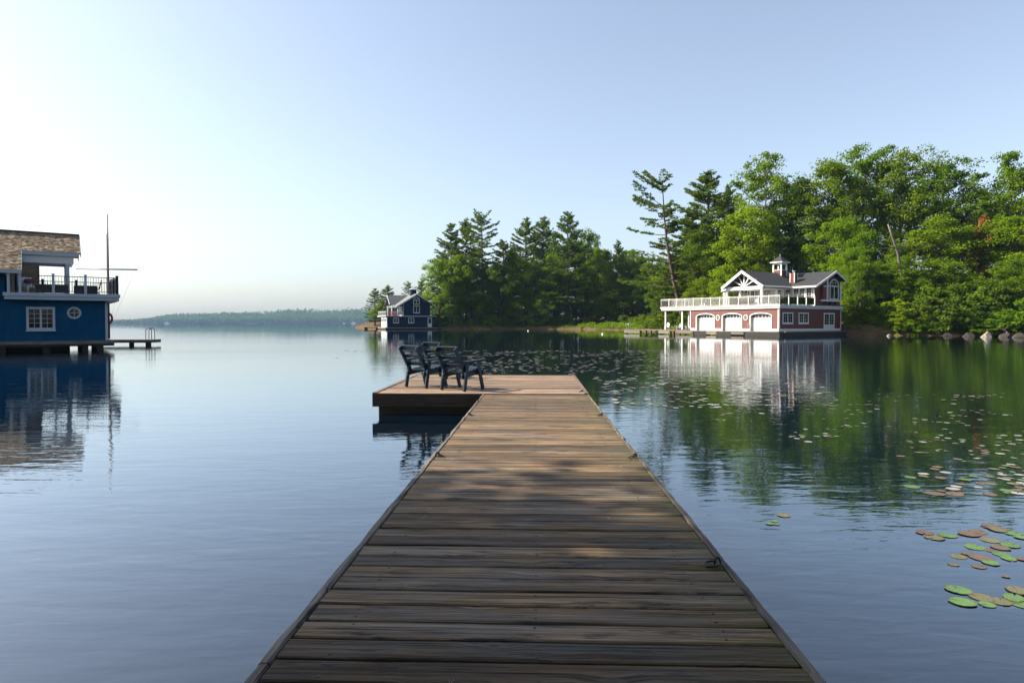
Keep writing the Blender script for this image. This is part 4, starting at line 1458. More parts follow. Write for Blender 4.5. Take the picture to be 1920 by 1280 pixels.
nb2.hexa([(1.82, 4.0, 6.7), (1.82, 6.6, gza - .45), (1.89, 6.6, gza - .45), (1.89, 4.0, 6.7), (1.82, 4.0, 7.05), (1.82, 6.6, gza - .1), (1.89, 6.6, gza - .1), (1.89, 4.0, 7.05)])
nb2.build('bargeboard', M['white'], nav, kind='stuff')
window(nav, (1.75, -.012, 1.75), (1, 0, 0), (0, -1, 0), 1.6, 1.4, 2, 1, (1, 2), .14)
window(nav, (6.0, -.012, 1.75), (1, 0, 0), (0, -1, 0), 1.65, 1.45, 2, 1, (1, 2), .14)
window(nav, (11.6, -.012, .6), (1, 0, 0), (0, -1, 0), 1.2, 2.6, 1, 1, (1, 1), .2, name='door', panel=.4, sill=False)
window(nav, (7.45, -.02, 4.5), (1, 0, 0), (0, -1, 0), 1.85, 2.1, 2, 1, (1, 1), .15)
window(nav, (7.45, -.02, 6.9), (1, 0, 0), (0, -1, 0), 1.85, 1.2, 2, 1, (1, 1), .15, arch=.85, sill=False)
for y in (.35, 3.2): 
    window(nav, (-.012, y, .6), (0, 1, 0), (-1, 0, 0), 2.3, 2.6, 2, 1, (1, 1), .22, name='boat_door', panel=.6, sill=False)
MB().box(-.03, .16, -.03, .16, .55, 3.5).build('corner_board', M['white'], nav)
MB().box(4.6, 4.68, -.04, .1, 3.745, gze).build('corner_board', M['white'], nav)
glass_rail(nav, [(-.25, 8), (-.25, -.2), (4.4, -.2)], 3.74, 1.2, (4, 3), 'white')
pp = MB()
for (x, y) in ((2.6, 4.3), (2.6, 8.6), (3.2, .4)): pp.box(x - .14, x + .14, y - .14, y + .14, 3.745, 6.6)
pp.build('porch_post', M['white'], nav, kind='stuff')
window(nav, (gx0 - .012, 1.0, 3.76), (0, 1, 0), (-1, 0, 0), 3.2, 2.5, 3, 1, (1, 1), .2, name='glazed_door', sill=False)
cp2 = MB().box(-.75, .75, -.75, .75, -.5, 1.35).build('cupola', M['navy'], nav, loc=(gxm, 3.2, gza))
MB().add([(-1.05, -1.05, 1.36), (1.05, -1.05, 1.36), (1.05, 1.05, 1.36), (-1.05, 1.05, 1.36), (0, 0, 2.05)], [(0, 1, 4), (1, 2, 4), (2, 3, 4), (3, 0, 4), (3, 2, 1, 0)]).build('cupola_roof', M['trim_blue'], cp2)
MB().box(-.7, 16.5, -1.1, 9.5, .28, .50).build('apron_deck', M['grey_wood'], nav)
MB().box(-.5, 16.3, -.9, 9.3, -1, .275).build('crib', M['crib'], nav)
for (x, y, lab) in ((2.2, .5, 'red plastic deck chair nearest the gable on the navy boathouse balcony'), (1.1, .7, 'red plastic deck chair at the outer end of the navy boathouse balcony')):
    adirondack(Matrix.Translation(NV_O) @ Matrix.Rotation(NV_A, 4, 'Z') @ Vector((x, y, 3.745)), NV_A + 2.6, lab, 'red_plastic', 'red chairs on the navy boathouse balcony', 1.15)
fd = thing('floating_dock', 'low dark floating dock beside the navy boathouse', 'dock', (at_y(682, 612, 187).x, 187, .25), math.radians(4))
MB().box(0, 5.0, 0, 2.2, .12, .3).build('decking', M['crib'], fd)
for x in (.5, 3.6): MB().box(x - .3, x + .3, .1, 2.1, -.6, .118).build('float', M['crib'], fd)
bw = thing('stone_breakwater', 'thin dark line of rocks in the water beyond the navy boathouse', 'breakwater', (at_y(683, 610, 260).x, 260, 0))
wbm = MB()
for i in range(26):
    x = i * .36; s = rr.uniform(.25, .5)
    wbm.tube([(x, 0, -.3), (x, 0, 0), (x + .1, .1, s * .55)], [s, s, s * .45], 6)
wbm.build('rocks', M['crib'], bw, kind='stuff')

# cottage among the trees behind the grove
ct = thing('cottage', 'brown roofed cottage half hidden among the trees behind the grove', 'cottage', (at_y(925, 600, 214).x, 214, 1.2), math.radians(12))
MB().box(-8, 8, 0, 8, 0, 4.0).build('wall', M['navy'], ct)
crf = MB()
plane(crf, [(-9, -1.5, 4.0), (9, -1.5, 4.0), (8, 4, 7.6), (-8, 4, 7.6)], .25); plane(crf, [(-8, 4, 7.6), (8, 4, 7.6), (9, 9, 4.0), (-9, 9, 4.0)], .25)
crf.build('roof', M['soffit'], ct)
for x in (-6, -2, 2, 6):
    MB().box(x - .12, x + .12, -1.2, -.96, 0, 3.75).build('porch_post', M['trim_blue'], ct)
    window(ct, (x + .9, 0, .9), (1, 0, 0), (0, -1, 0), 1.8, 2.0, 2, 1, (1, 2), .15)

# buoys
for (px, py, lab) in ((990.5, 620.5, 'white mooring buoy on the water before the pine grove'), (1130, 626.5, 'tiny white marker buoy floating left of the red boathouse dock')):
    p = on_z(px, py)
    b = thing('mooring_buoy', lab, 'buoy', (p.x, p.y, 0), 0, 'white buoys in the bay')
    b.scale = (.8, .8, .7)
    MB().tube([(0, 0, -.1), (0, 0, .04), (0, 0, .14), (0, 0, .22), (0, 0, .26)], [.16, .21, .21, .15, .05], 12).build('float', M['buoy'], b, smooth=True)
    MB().tube([(0, 0, .25), (0, 0, .34)], .03, 6).build('eye', M['steel'], b)
# small boats moored far off
for (px, lab, s) in ((313, 'white motor boat moored far off under the left part of the far shore', 2.6), (663, 'white cabin boat moored under the right end of the far shore', 3.0), (645, 'small pale boat just left of the cabin boat on the far shore', 1.7)):
    p = at_y(px, 606, 2900)
    b = thing('moored_boat', lab, 'boat', (p.x, 2900, 0), .1, 'boats along the far shore')
    MB().prism([(-4 * s, 0), (3.2 * s, 0), (4.4 * s, 1.3 * s), (-4 * s, 1.1 * s)], 'y', -1.2 * s, 1.2 * s).build('hull', M['white'], b, bevel=.05)
    MB().prism([(-2 * s, 1.1 * s), (1.6 * s, 1.1 * s), (.9 * s, 2.5 * s), (-1.8 * s, 2.6 * s)], 'y', -.9 * s, .9 * s).build('cabin', M['white'], b)
dv = thing('swimming_bird', 'tiny dark water bird swimming far out left of the distant shore', 'bird', (on_z(237, 610.3).x, on_z(237, 610.3).y, 0))
MB().tube([(-.35, 0, .02), (-.2, 0, .12), (.1, 0, .14), (.3, 0, .08), (.4, 0, .3), (.55, 0, .32)], [.03, .16, .18, .08, .05, .03], 8).build('body', M['dark_fabric'], dv, smooth=True)
#--CHAIRS--
# ------------------------------------------------------------------ three dark lounge chairs on the platform
def lounge(label, px_mid, py_mid, rz):
    p = on_z(px_mid, py_mid, .404)
    t = thing('lounge_chair', label, 'chair', (p.x, p.y, .404), rz, 'dark chairs on the platform')
    # local: +y is the way the sitter looks, origin between the rear feet
    W2, m_ = .28, M['chair']
    for s in (-1, 1):
        x = s * W2
        MB().beam((x, .0, .0), (x, .10, .535), .038, .075, (0, 1, 0)).build('leg', m_, t, bevel=.005)
        MB().beam((x * 1.02, .56, .0), (x * 1.02, .40, .535), .038, .075, (0, 1, 0)).build('leg', m_, t, bevel=.005)
        MB().beam((s * (W2 + .01), -.02, .545), (s * (W2 + .01), .60, .575), .10, .028).build('armrest', m_, t, bevel=.006)
        MB().beam((s * (W2 - .05), -.02, .27), (s * (W2 - .05), .56, .35), .035, .085).build('side_rail', m_, t, bevel=.005)
        MB().beam((s * (W2 - .045), .12, .26), (s * (W2 - .045), -.21, .80), .036, .078, (0, 1, 0)).build('back_post', m_, t, bevel=.006)
    for f in (.33, .62, .93):
        c = Vector((0, .12, .26)).lerp(Vector((0, -.21, .80)), f) + Vector((0, .05, .03))
        a = math.atan2(.54, -.33)
        d = Vector((0, -.33, .54)).normalized() * .038
        hh = 1.35 if f > .9 else 1.0
        MB().beam(c - d * hh + Vector((-W2 + .02, 0, 0)), c - d * hh + Vector((W2 - .02, 0, 0)), .001, .001)
        n_ = Vector((0, .54, .33)).normalized() * .011
        v = []
        for k in (-1, 1):
            for (sx, q) in ((-1, -1), (1, -1), (1, 1), (-1, 1)):
                v.append(c + d * hh * q + n_ * k + Vector((sx * (W2 - .022), 0, 0)))
        MB().hexa(v).build('back_slat', m_, t, bevel=.004)
    for k in range(5):
        y = .10 + k * .112
        z = .305 + .085 * (y - .0) / .56
        MB().beam((-W2 + .028, y, z + .025), (W2 - .028, y, z + .025), .092, .022).build('seat_slat', m_, t, bevel=.004)
    MB().beam((-W2, .575, .33), (W2, .575, .33), .028, .09).build('front_apron', m_, t, bevel=.005)
    return t


lounge('dark teal lounge chair nearest the walkway, overlapping the others', 849, 732.0, math.radians(-35))
lounge('dark teal lounge chair at the left of the platform, with its back turned', 780, 726.0, math.radians(-38))
lounge('dark teal lounge chair standing behind the other two at the far edge', 818, 709.5, math.radians(-30))
#--TREES--
# ------------------------------------------------------------------ trees
def quads_from(c, nor, r, su, sv):
    """leaf quads at centres c with normals nor and half sizes su, sv"""
    n_ = len(c)
    nor = nor / np.linalg.norm(nor, axis=1)[:, None]
    a = np.cross(nor, r.normal(size=(n_, 3)))
    a /= np.linalg.norm(a, axis=1)[:, None]
    b = np.cross(nor, a)
    su = np.asarray(su).reshape(-1, 1); sv = np.asarray(sv).reshape(-1, 1)
    # kite-shaped leaf: four corners, pointed at both ends
    return np.stack([c - a * su, c - b * sv * .8 + a * su * .1, c + a * su, c + b * sv * .8 + a * su * .1], 1).reshape(-1, 3)


def limb_tube(m, pts, r0, r1, n=6):
    k = len(pts)
    m.tube(pts, [r0 + (r1 - r0) * i / (k - 1) for i in range(k)], n, cap=False)


def bend(p, q, sag, r, k=5):
    p, q = Vector(p), Vector(q)
    out = []
    off = Vector((r.normal() * .06, r.normal() * .06, 0)) * (q - p).length
    for i in range(k + 1):
        t = i / k
        out.append(p.lerp(q, t) + off * (4 * t * (1 - t)) + Vector((0, 0, sag * 4 * t * (1 - t))))
    return out


def broadleaf(seed, H=18.0, R=5.0, base=.22, lobes=9, per=11, leaves=95, leaf=.20, sig=.62, top_bias=0.0, trunk_r=None):
    r = np.random.default_rng(seed)
    tr = trunk_r or H * .014
    m = MB()
    lean = r.normal(size=2) * .02 * H
    tp = [(lean[0] * t * t, lean[1] * t * t, H * .82 * t) for t in np.linspace(0, 1, 8)]
    m.tube(tp, [tr * (1.25 - 1.0 * t) for t in np.linspace(0, 1, 8)], 8, cap=False)
    C = []
    for i in range(lobes):
        t = (i + .5) / lobes
        hz_ = base + (1 - base) * (t ** (.9 - top_bias)) * .92
        prof = math.sin(math.pi * min(1, max(.06, (hz_ - base) / (1 - base) * .86 + .12))) ** .7
        ang = i * 2.399 + r.uniform(-.5, .5)
        rad = R * prof * r.uniform(.35, .85) * (0.25 if i == lobes - 1 else 1)
        lc = Vector((math.cos(ang) * rad + lean[0] * t, math.sin(ang) * rad + lean[1] * t, H * hz_))
        lr = R * r.uniform(.30, .50) * (.6 + .5 * prof)
        tz = max(.08 * H, lc.z - rad * r.uniform(.6, 1.1))
        f = min(1, tz / (H * .82))
        root = Vector((lean[0] * f * f, lean[1] * f * f, min(tz, H * .8)))
        pts = bend(root, lc, lr * .15, r)
        limb_tube(m, pts, tr * (.55 - .3 * t), tr * .14)
        for k in range(per):
            d = r.normal(size=3); d[2] = d[2] * .8 + .25
            d /= np.linalg.norm(d)
            q = lc + Vector(d) * lr * r.uniform(.55, 1.1)
            q.z = min(q.z, H * .985)
            C.append((q.x, q.y, q.z, lr))
            if k % 2 == 0: limb_tube(m, bend(pts[-2], q, 0, r, 3), tr * .13, tr * .03, 4)
    C = np.array(C)
    n_ = len(C)
    s = sig * r.uniform(.55, 1.3, (n_, 1, 1)) * (H / 18) ** .4
    off = r.normal(size=(n_, leaves, 3)) * s
    ln = np.linalg.norm(off, axis=2, keepdims=True)
    off = off * np.minimum(1, 2.0 * s / np.maximum(ln, 1e-6))
    off[..., 2] *= .62
    P = (C[:, None, :3] + off).reshape(-1, 3)
    nor = r.normal(size=P.shape) * .75 + off.reshape(-1, 3) / np.maximum(1e-6, np.linalg.norm(off.reshape(-1, 3), axis=1))[:, None] * .5
    nor[:, 2] += .75
    sz = leaf * r.uniform(.6, 1.25, len(P))
    V = quads_from(P, nor, r, sz, sz * .72)
    me = mesh_np('crown', V, np.arange(len(V)).reshape(-1, 4))
    tm = bpy.data.meshes.new('trunk'); tm.from_pydata(m.v, [], m.f); tm.polygons.foreach_set('use_smooth', [True] * len(tm.polygons))
    return dict(crown=me, trunk=tm, H=H)


def pine(seed, H=24.0, Lmax=4.2, base=.25, whorls=17, per=5, lean=(0, 0), bare_top=0.0, wind=None, droop=0.0, dens=1.0, flat=.5, spread=None, blade=.30, bw=.075):
    r = np.random.default_rng(seed)
    m = MB()
    tr = H * .0135
    ax = lambda t: Vector((lean[0] * t + lean[0] * .25 * math.sin(3 * t), lean[1] * t, H * t))
    m.tube([ax(t) for t in np.linspace(0, 1, 12)], [tr * (1.15 - 1.05 * t) + .015 for t in np.linspace(0, 1, 12)], 8, cap=False)
    P, D, U = [], [], []
    for w in range(whorls):
        t = base + (1 - base) * ((w + r.uniform(0, .6)) / whorls)
        u = (t - base) / (1 - base)
        if bare_top and u > 1 - bare_top and r.random() < .55: continue
        prof = (math.sin(math.pi * min(1, u * .82 + .18)) ** .6) * (1.08 - .55 * u) if spread is None else spread(u)
        for k in range(per + int(r.integers(-1, 2))):
            ang = r.uniform(0, 2 * math.pi)
            L = Lmax * prof * r.uniform(.45, 1.15) + .35
            if wind is not None:
                c = math.cos(ang - wind)
                L *= 1.0 + .75 * c if c > 0 else 1.0 + .55 * c
            root = ax(min(1, t + r.uniform(-.012, .012)))
            el = (-.10 - droop + .75 * u ** 1.6 + r.normal() * .10)
            d = Vector((math.cos(ang) * math.cos(el), math.sin(ang) * math.cos(el), math.sin(el)))
            pts = []
            for s in np.linspace(0, 1, 6):
                pts.append(root + d * (L * s) + Vector((0, 0, L * (.16 * s * s - .05 * s))))
            limb_tube(m, pts, tr * (.30 - .18 * u) + .012, .012, 4)
            nt_ = max(3, int(L * 6.2 * dens))
            side = Vector((-math.sin(ang), math.cos(ang), 0))
            s0 = .30 if u < .8 else .05
            for q in range(nt_):
                s = s0 + (1 - s0) * (q + r.random()) / nt_
                i = min(4, int(s * 5)); f = s * 5 - i
                c = pts[i].lerp(pts[i + 1], f)
                wd = L * .26 * math.sin(math.pi * min(1, (s - s0) / (1 - s0) * .8 + .12)) * r.uniform(-1, 1)
                c = c + side * wd + d * abs(wd) * .35 + Vector((0, 0, r.normal() * .07 + .05))
                P.append(c); D.append((d + side * (.7 * wd / max(.1, L * .26))).normalized()); U.append(u)
    P = np.array([tuple(p) for p in P]); D = np.array([tuple(p) for p in D])
    nb_ = 8
    n_ = len(P)
    dirs = D[:, None, :] * .9 + r.normal(size=(n_, nb_, 3)) * np.array([.62, .62, .42])
    dirs[..., 2] += .28
    dirs /= np.linalg.norm(dirs, axis=2, keepdims=True)
    bl = blade * r.uniform(.7, 1.3, (n_, nb_, 1))
    c0 = P[:, None, :] + r.normal(size=(n_, nb_, 3)) * np.array([.12, .12, .05])
    sidev = np.cross(dirs, r.normal(size=(n_, nb_, 3)))
    sidev /= np.linalg.norm(sidev, axis=2, keepdims=True)
    wv = sidev * (bw * r.uniform(.7, 1.3, (n_, nb_, 1)))
    V = np.stack([c0 - dirs * bl * .35, c0 + wv + dirs * bl * .3, c0 + dirs * bl, c0 - wv + dirs * bl * .3], 2).reshape(-1, 3)
    me = mesh_np('crown', V, np.arange(len(V)).reshape(-1, 4))
    tm = bpy.data.meshes.new('trunk'); tm.from_pydata(m.v, [], m.f); tm.polygons.foreach_set('use_smooth', [True] * len(tm.polygons))
    return dict(crown=me, trunk=tm, H=H)


TREE = {}
for i in range(6):
    TREE['b%d' % i] = broadleaf(20 + i, 18, 4.6 + .5 * (i % 3), (.12, .2, .28)[i % 3], 10 + i % 3, 11, 92)
for i in range(2):
    TREE['o%d' % i] = broadleaf(40 + i, 22, 6.6, .33, 14, 10, 92, .21, .60, .15)      # tall oaks with open limbs
for i in range(4):
    TREE['p%d' % i] = pine(60 + i, 24, (5.0, 5.9, 5.4, 6.2)[i], (.14, .20, .10, .17)[i], 25, 6, dens=1.25, blade=.30, bw=.065)
TREE['sparse'] = pine(71, 26, 4.2, .50, 13, 5, (.4, 0), spread=lambda u: .55 + .5 * math.sin(math.pi * min(1, u * 1.05)), dens=1.1)
TREE['lean'] = pine(73, 28, 5.7, .26, 15, 5, (-4.2, 0), bare_top=.20, wind=math.pi, dens=1.35, blade=.33, spread=lambda u: 1.05 * (1 - .72 * u) + .12)
TREE['hem'] = pine(75, 15, 4.2, .05, 20, 6, droop=.12, dens=1.0, spread=lambda u: 1.05 * (1 - u) ** .8 + .12)
for i in range(3):
    TREE['u%d' % i] = broadleaf(120 + i, 9, 3.6, .03, 9, 9, 80, .19, .62)
for i in range(4):
    TREE['s%d' % i] = broadleaf(90 + i, 3.2, 2.0, .04, 7, 7, 75, .115, .42)

LM = {'grove': ((836, 'under the bright maple at its left end'), (872, 'below the tall pointed pine'), (906, 'below the thin bare trunked pine'), (950, 'below the short open pine'), (990, 'below the left of its three tall pines'), (1020, 'below the middle of its three tall pines'), (1062, 'beside the dark trunk of its tallest pine'), (1102, 'right of its tallest pine'), (1150, 'below its slim dark pine'), (1190, 'near its right end'), (1240, 'under the tip of the leaning pine'), (1290, 'behind the leaning pine trunk')),
      'red': ((1215, 'left of the railed deck'), (1245, 'behind the left end of the railed deck'), (1285, 'beside the leaning trunk'), (1322, 'below the tall dark pine'), (1350, 'above the railed deck'), (1395, 'over the porch gable'), (1432, 'below the tall maple'), (1460, 'just behind the cupola'), (1490, 'behind the chimney'), (1525, 'above the right roof'), (1552, 'at the right gable')),
      'right': ((1585, 'by the red boathouse wall'), (1615, 'over the three pale trunks'), (1650, 'left of the dead snag'), (1690, 'right at the dead snag'), (1735, 'right of the dead snag'), (1770, 'below the flat crowned oak'), (1800, 'left of the brown dead foliage'), (1840, 'under the brown dead foliage'), (1885, 'above the large pale boulder'), (1930, 'at the edge of the picture'))}
TONE = {'leaf_a': 'mid green', 'leaf_b': 'deep green', 'leaf_d': 'dark shaded', 'leaf_y': 'yellow-green', 'needle': 'dark needled', 'needle_y': 'yellowish needled'}


def auto(zone, px, mat, base):
    return '%s %s %s' % (TONE[mat], base, min(LM[zone], key=lambda a: abs(a[0] - px))[1])


used_mesh = set()


def tree(kind, px, ytop, Y, name, label, cat='tree', group=None, mat=None, bark='bark', w=1.0, rz=None, x=None, height=None):
    T = TREE[kind]
    X = at_y(px, 606, Y).x if x is None else x
    g = gz(X, Y) - .12
    H = height if height else at_y(px, ytop, Y).z - g
    s = H / T['H']
    t = thing(name, label, cat, (X, Y, g), random.uniform(0, 6.28) if rz is None else rz, group)
    k = w * (1 + (s - 1) * .55) / s if kind[0] == 'b' or kind[0] == 'o' else w
    t.scale = (s * k, s * k, s)
    for part, mt in (('trunk', M[bark]), ('crown', M[mat])):
        me = T[part]
        if not me.materials: me.materials.append(mt)
        o = link_mesh(part, me, None, t)
        if o.material_slots[0].material is not mt:
            o.material_slots[0].link = 'OBJECT'
            o.material_slots[0].material = mt
    return t


random.seed(21)
# --- the grove in the middle of the picture, across the bay
tree('p2', 846, 420, 196, 'pine_tree', 'broad dense pine at the left end of the grove, behind the bright maple', mat='needle', w=1.15)
tree('p0', 874, 412, 202, 'pine_tree', 'tall pointed pine between the broad left pine and the bare trunked one', mat='needle')
tree('sparse', 906, 402, 193, 'pine_tree', 'thin pine with a long bare trunk and a tufted crown above the grove', mat='needle', w=1.0, rz=2.4)
tree('p1', 944, 452, 197, 'pine_tree', 'short open pine in the dip right of the bare trunked pine', mat='needle', w=1.1)
tree('p3', 986, 412, 206, 'pine_tree', 'left of the three tall pines crowning the middle of the grove', mat='needle')
tree('p1', 1018, 409, 204, 'pine_tree', 'middle one of the three tall pines crowning the grove', mat='needle', w=.9)
tree('p3', 1064, 401, 191, 'pine_tree', 'tallest pine of the grove with its dark trunk showing down to the lawn', mat='needle', w=1.05, rz=1.0)
tree('b1', 1100, 428, 203, 'leafy_tree', 'tall leafy tree just right of the tallest pine of the grove', mat='leaf_b', w=.75)
tree('p0', 1158, 452, 197, 'pine_tree', 'slim dark pine in the lower right part of the grove', mat='needle', w=.75)
tree('b4', 1186, 466, 200, 'leafy_tree', 'slender pale leafed tree beyond the slim dark pine of the grove', mat='leaf_b', w=.6)
tree('b0', 1216, 486, 194, 'leafy_tree', 'leafy tree at the right end of the grove under the leaning pine', mat='leaf_b', w=.8)
tree('b2', 824, 484, 189, 'leafy_tree', 'bright yellow-green maple leaning over the navy boathouse', mat='leaf_y', w=1.0)
tree('b3', 846, 520, 187, 'leafy_tree', 'low bright maple on the shore at the left end of the grove', mat='leaf_a', w=.9)
tree('b5', 1022, 545, 188.5, 'leafy_tree', 'small sunlit yellow-green tree in the middle of the grove shore', mat='leaf_y', w=.7)
for i, (px, yt, Y, mt, k, w) in enumerate(((862, 470, 191, 'leaf_a', 'b0', 1), (884, 490, 192, 'leaf_a', 'b1', 1), (915, 505, 199, 'leaf_a', 'b5', 1), (938, 495, 193, 'leaf_b', 'b2', 1), (962, 470, 196, 'leaf_a', 'b3', .9), (985, 488, 198, 'leaf_a', 'b4', .9), (1003, 490, 193, 'leaf_a', 'b0', .9), (1040, 470, 195, 'leaf_a', 'b1', 1), (1092, 505, 192, 'leaf_a', 'b2', .9), (1122, 462, 196, 'leaf_a', 'b3', .9), (1142, 530, 189, 'leaf_b', 'b4', .9), (1136, 462, 207, 'leaf_d', 'b0', 1.2), (1172, 466, 205, 'leaf_b', 'b3', 1.2), (1206, 482, 201, 'leaf_b', 'b4', 1.3), (1240, 488, 192, 'leaf_d', 'b1', 1.2), (1170, 520, 187, 'leaf_d', 'b5', 1), (1198, 515, 186, 'leaf_b', 'b0', .9), (1228, 520, 178, 'leaf_b', 'b1', .9), (1250, 508, 172, 'leaf_a', 'b2', .9), (895, 545, 189, 'leaf_a', 'b5', .9), (975, 560, 189, 'leaf_b', 'b3', .9), (1060, 560, 189, 'leaf_b', 'hem', .9))):
    tree(k, px, yt, Y, 'leafy_tree', auto('grove', px, mt if k != 'hem' else 'needle_y', 'tree before the grove'), group='understorey trees of the grove', mat=mt if k != 'hem' else 'needle_y', w=w)
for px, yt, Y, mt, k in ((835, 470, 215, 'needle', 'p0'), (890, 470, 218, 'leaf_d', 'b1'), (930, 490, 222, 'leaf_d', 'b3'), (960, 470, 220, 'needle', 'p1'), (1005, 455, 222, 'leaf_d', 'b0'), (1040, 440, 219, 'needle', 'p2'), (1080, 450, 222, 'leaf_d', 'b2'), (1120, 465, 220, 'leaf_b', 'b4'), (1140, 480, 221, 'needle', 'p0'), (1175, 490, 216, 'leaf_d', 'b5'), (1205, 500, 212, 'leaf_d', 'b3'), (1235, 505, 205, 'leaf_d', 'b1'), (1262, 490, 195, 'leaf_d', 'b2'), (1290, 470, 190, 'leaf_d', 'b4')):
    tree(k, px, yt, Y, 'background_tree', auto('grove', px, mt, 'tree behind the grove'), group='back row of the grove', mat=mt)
tree('p2', 703, 541, 232, 'pine_tree', 'short broad pine left of the navy boathouse, outermost on the point', mat='needle', w=1.5)
tree('p3', 727, 536, 226, 'pine_tree', 'pine right behind the white railing of the navy boathouse', mat='needle', w=1.4)
tree('b4', 716, 566, 224, 'leafy_tree', 'low green tree behind the balcony of the navy boathouse', mat='leaf_b', w=1.2)
tree('sparse', 766, 530, 236, 'pine_tree', 'small pine tip showing above the roof of the navy boathouse', mat='needle', w=1.0)
tree('p0', 791, 524, 222, 'pine_tree', 'thin pine between the navy boathouse cupola and the bright maple', mat='needle', w=1.2)

# --- behind and right of the red boathouse
tree('lean', 1285, 338, 127, 'leaning_pine', 'tall wind-bent white pine leaning left with a bare broken top', mat='needle', rz=0.0, w=1.05)
tree('p1', 1326, 326, 138, 'pine_tree', 'tall dark pine between the leaning pine and the bright maple', mat='needle', w=1.25)
tree('p2', 1297, 392, 141, 'pine_tree', 'lower dark pine filling the gap right behind the leaning pine', mat='needle', w=1.2)
tree('p3', 1362, 352, 142, 'pine_tree', 'second dark pine close behind the left side of the bright maple', mat='needle', w=.9)
tree('o0', 1432, 296, 124, 'maple_tree', 'tall bright green maple rising behind the cupola of the red boathouse', mat='leaf_a', w=.92, rz=.7)
tree('b1', 1392, 385, 120, 'maple_tree', 'yellow-green maple lower left of the tall maple behind the red boathouse', mat='leaf_y', w=1.0)
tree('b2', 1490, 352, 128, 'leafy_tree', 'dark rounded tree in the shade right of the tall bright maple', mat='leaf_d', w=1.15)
tree('o1', 1562, 300, 119, 'oak_tree', 'spreading oak right of the dark rounded tree, left one of the big crowns', mat='leaf_b', w=1.0)
tree('o0', 1612, 277, 122, 'oak_tree', 'tallest broad oak above the right gable of the red boathouse', mat='leaf_a', w=1.0, rz=2.2)
tree('o1', 1684, 282, 117, 'oak_tree', 'big oak in the centre of the right hand wood', mat='leaf_b', w=1.05, rz=4.0)
tree('o0', 1765, 300, 114, 'oak_tree', 'oak with a flat layered crown sloping down to the right', mat='leaf_b', w=1.1, rz=3.5)
tree('b5', 1826, 352, 118, 'leafy_tree', 'shaded tree in the dip left of the far right tall tree', mat='leaf_d', w=1.1)
tree('b3', 1886, 279, 108, 'leafy_tree', 'tall narrow tree with an airy top at the right edge of the wood', mat='leaf_a', w=.8)
tree('o1', 1955, 310, 106, 'oak_tree', 'oak cut by the right edge of the picture', mat='leaf_a', w=1.0)
tree('hem', 1262, 478, 131, 'hemlock_tree', 'drooping yellowish hemlock below the leaning pine', mat='needle_y', w=1.0)
tree('hem', 1300, 500, 124, 'hemlock_tree', 'second yellowish hemlock behind the roof deck, right of the leaning trunk', mat='needle_y', w=.9)
tree('b0', 1360, 490, 112, 'young_tree', 'young sunlit maple just left of the porch gable of the red boathouse', mat='leaf_y', w=.75)
tree('b4', 1421, 496, 118, 'young_tree', 'young bright tree showing above the porch ridge of the red boathouse', mat='leaf_y', w=.9)
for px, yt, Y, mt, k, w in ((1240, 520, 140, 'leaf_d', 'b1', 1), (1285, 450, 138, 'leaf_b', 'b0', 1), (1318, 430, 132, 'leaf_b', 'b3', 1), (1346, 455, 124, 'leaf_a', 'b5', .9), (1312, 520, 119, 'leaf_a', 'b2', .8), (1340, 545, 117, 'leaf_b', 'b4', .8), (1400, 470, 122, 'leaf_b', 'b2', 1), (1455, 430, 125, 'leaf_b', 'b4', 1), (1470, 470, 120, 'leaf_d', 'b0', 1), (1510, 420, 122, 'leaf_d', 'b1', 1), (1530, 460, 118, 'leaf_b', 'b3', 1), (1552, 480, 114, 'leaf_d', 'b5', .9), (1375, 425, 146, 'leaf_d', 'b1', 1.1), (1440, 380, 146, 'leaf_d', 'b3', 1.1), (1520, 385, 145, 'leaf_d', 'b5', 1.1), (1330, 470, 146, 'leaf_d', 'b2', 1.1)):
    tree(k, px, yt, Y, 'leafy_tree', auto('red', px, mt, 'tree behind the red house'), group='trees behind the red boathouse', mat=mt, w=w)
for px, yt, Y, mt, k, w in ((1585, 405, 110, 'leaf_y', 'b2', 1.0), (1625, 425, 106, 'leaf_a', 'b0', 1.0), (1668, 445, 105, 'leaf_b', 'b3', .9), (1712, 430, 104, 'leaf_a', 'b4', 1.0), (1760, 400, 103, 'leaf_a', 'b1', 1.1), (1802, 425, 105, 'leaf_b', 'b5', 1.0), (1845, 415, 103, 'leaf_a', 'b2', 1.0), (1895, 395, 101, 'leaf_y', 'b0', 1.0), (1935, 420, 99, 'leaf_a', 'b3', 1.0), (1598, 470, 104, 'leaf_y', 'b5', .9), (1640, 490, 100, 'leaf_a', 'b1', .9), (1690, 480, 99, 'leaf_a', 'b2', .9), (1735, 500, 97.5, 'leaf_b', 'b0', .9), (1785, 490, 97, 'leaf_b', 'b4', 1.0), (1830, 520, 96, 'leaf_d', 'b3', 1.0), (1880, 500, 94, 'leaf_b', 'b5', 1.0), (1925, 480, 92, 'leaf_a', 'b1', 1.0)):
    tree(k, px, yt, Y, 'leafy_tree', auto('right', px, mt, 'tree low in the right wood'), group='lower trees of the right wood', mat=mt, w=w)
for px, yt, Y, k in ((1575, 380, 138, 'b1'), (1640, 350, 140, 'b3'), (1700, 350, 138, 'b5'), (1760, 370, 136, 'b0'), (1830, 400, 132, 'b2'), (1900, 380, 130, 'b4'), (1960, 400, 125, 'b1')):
    tree(k, px, yt, Y, 'background_tree', auto('right', px, 'leaf_d', 'tree behind the right wood'), group='back row of the right wood', mat='leaf_d', w=1.2)

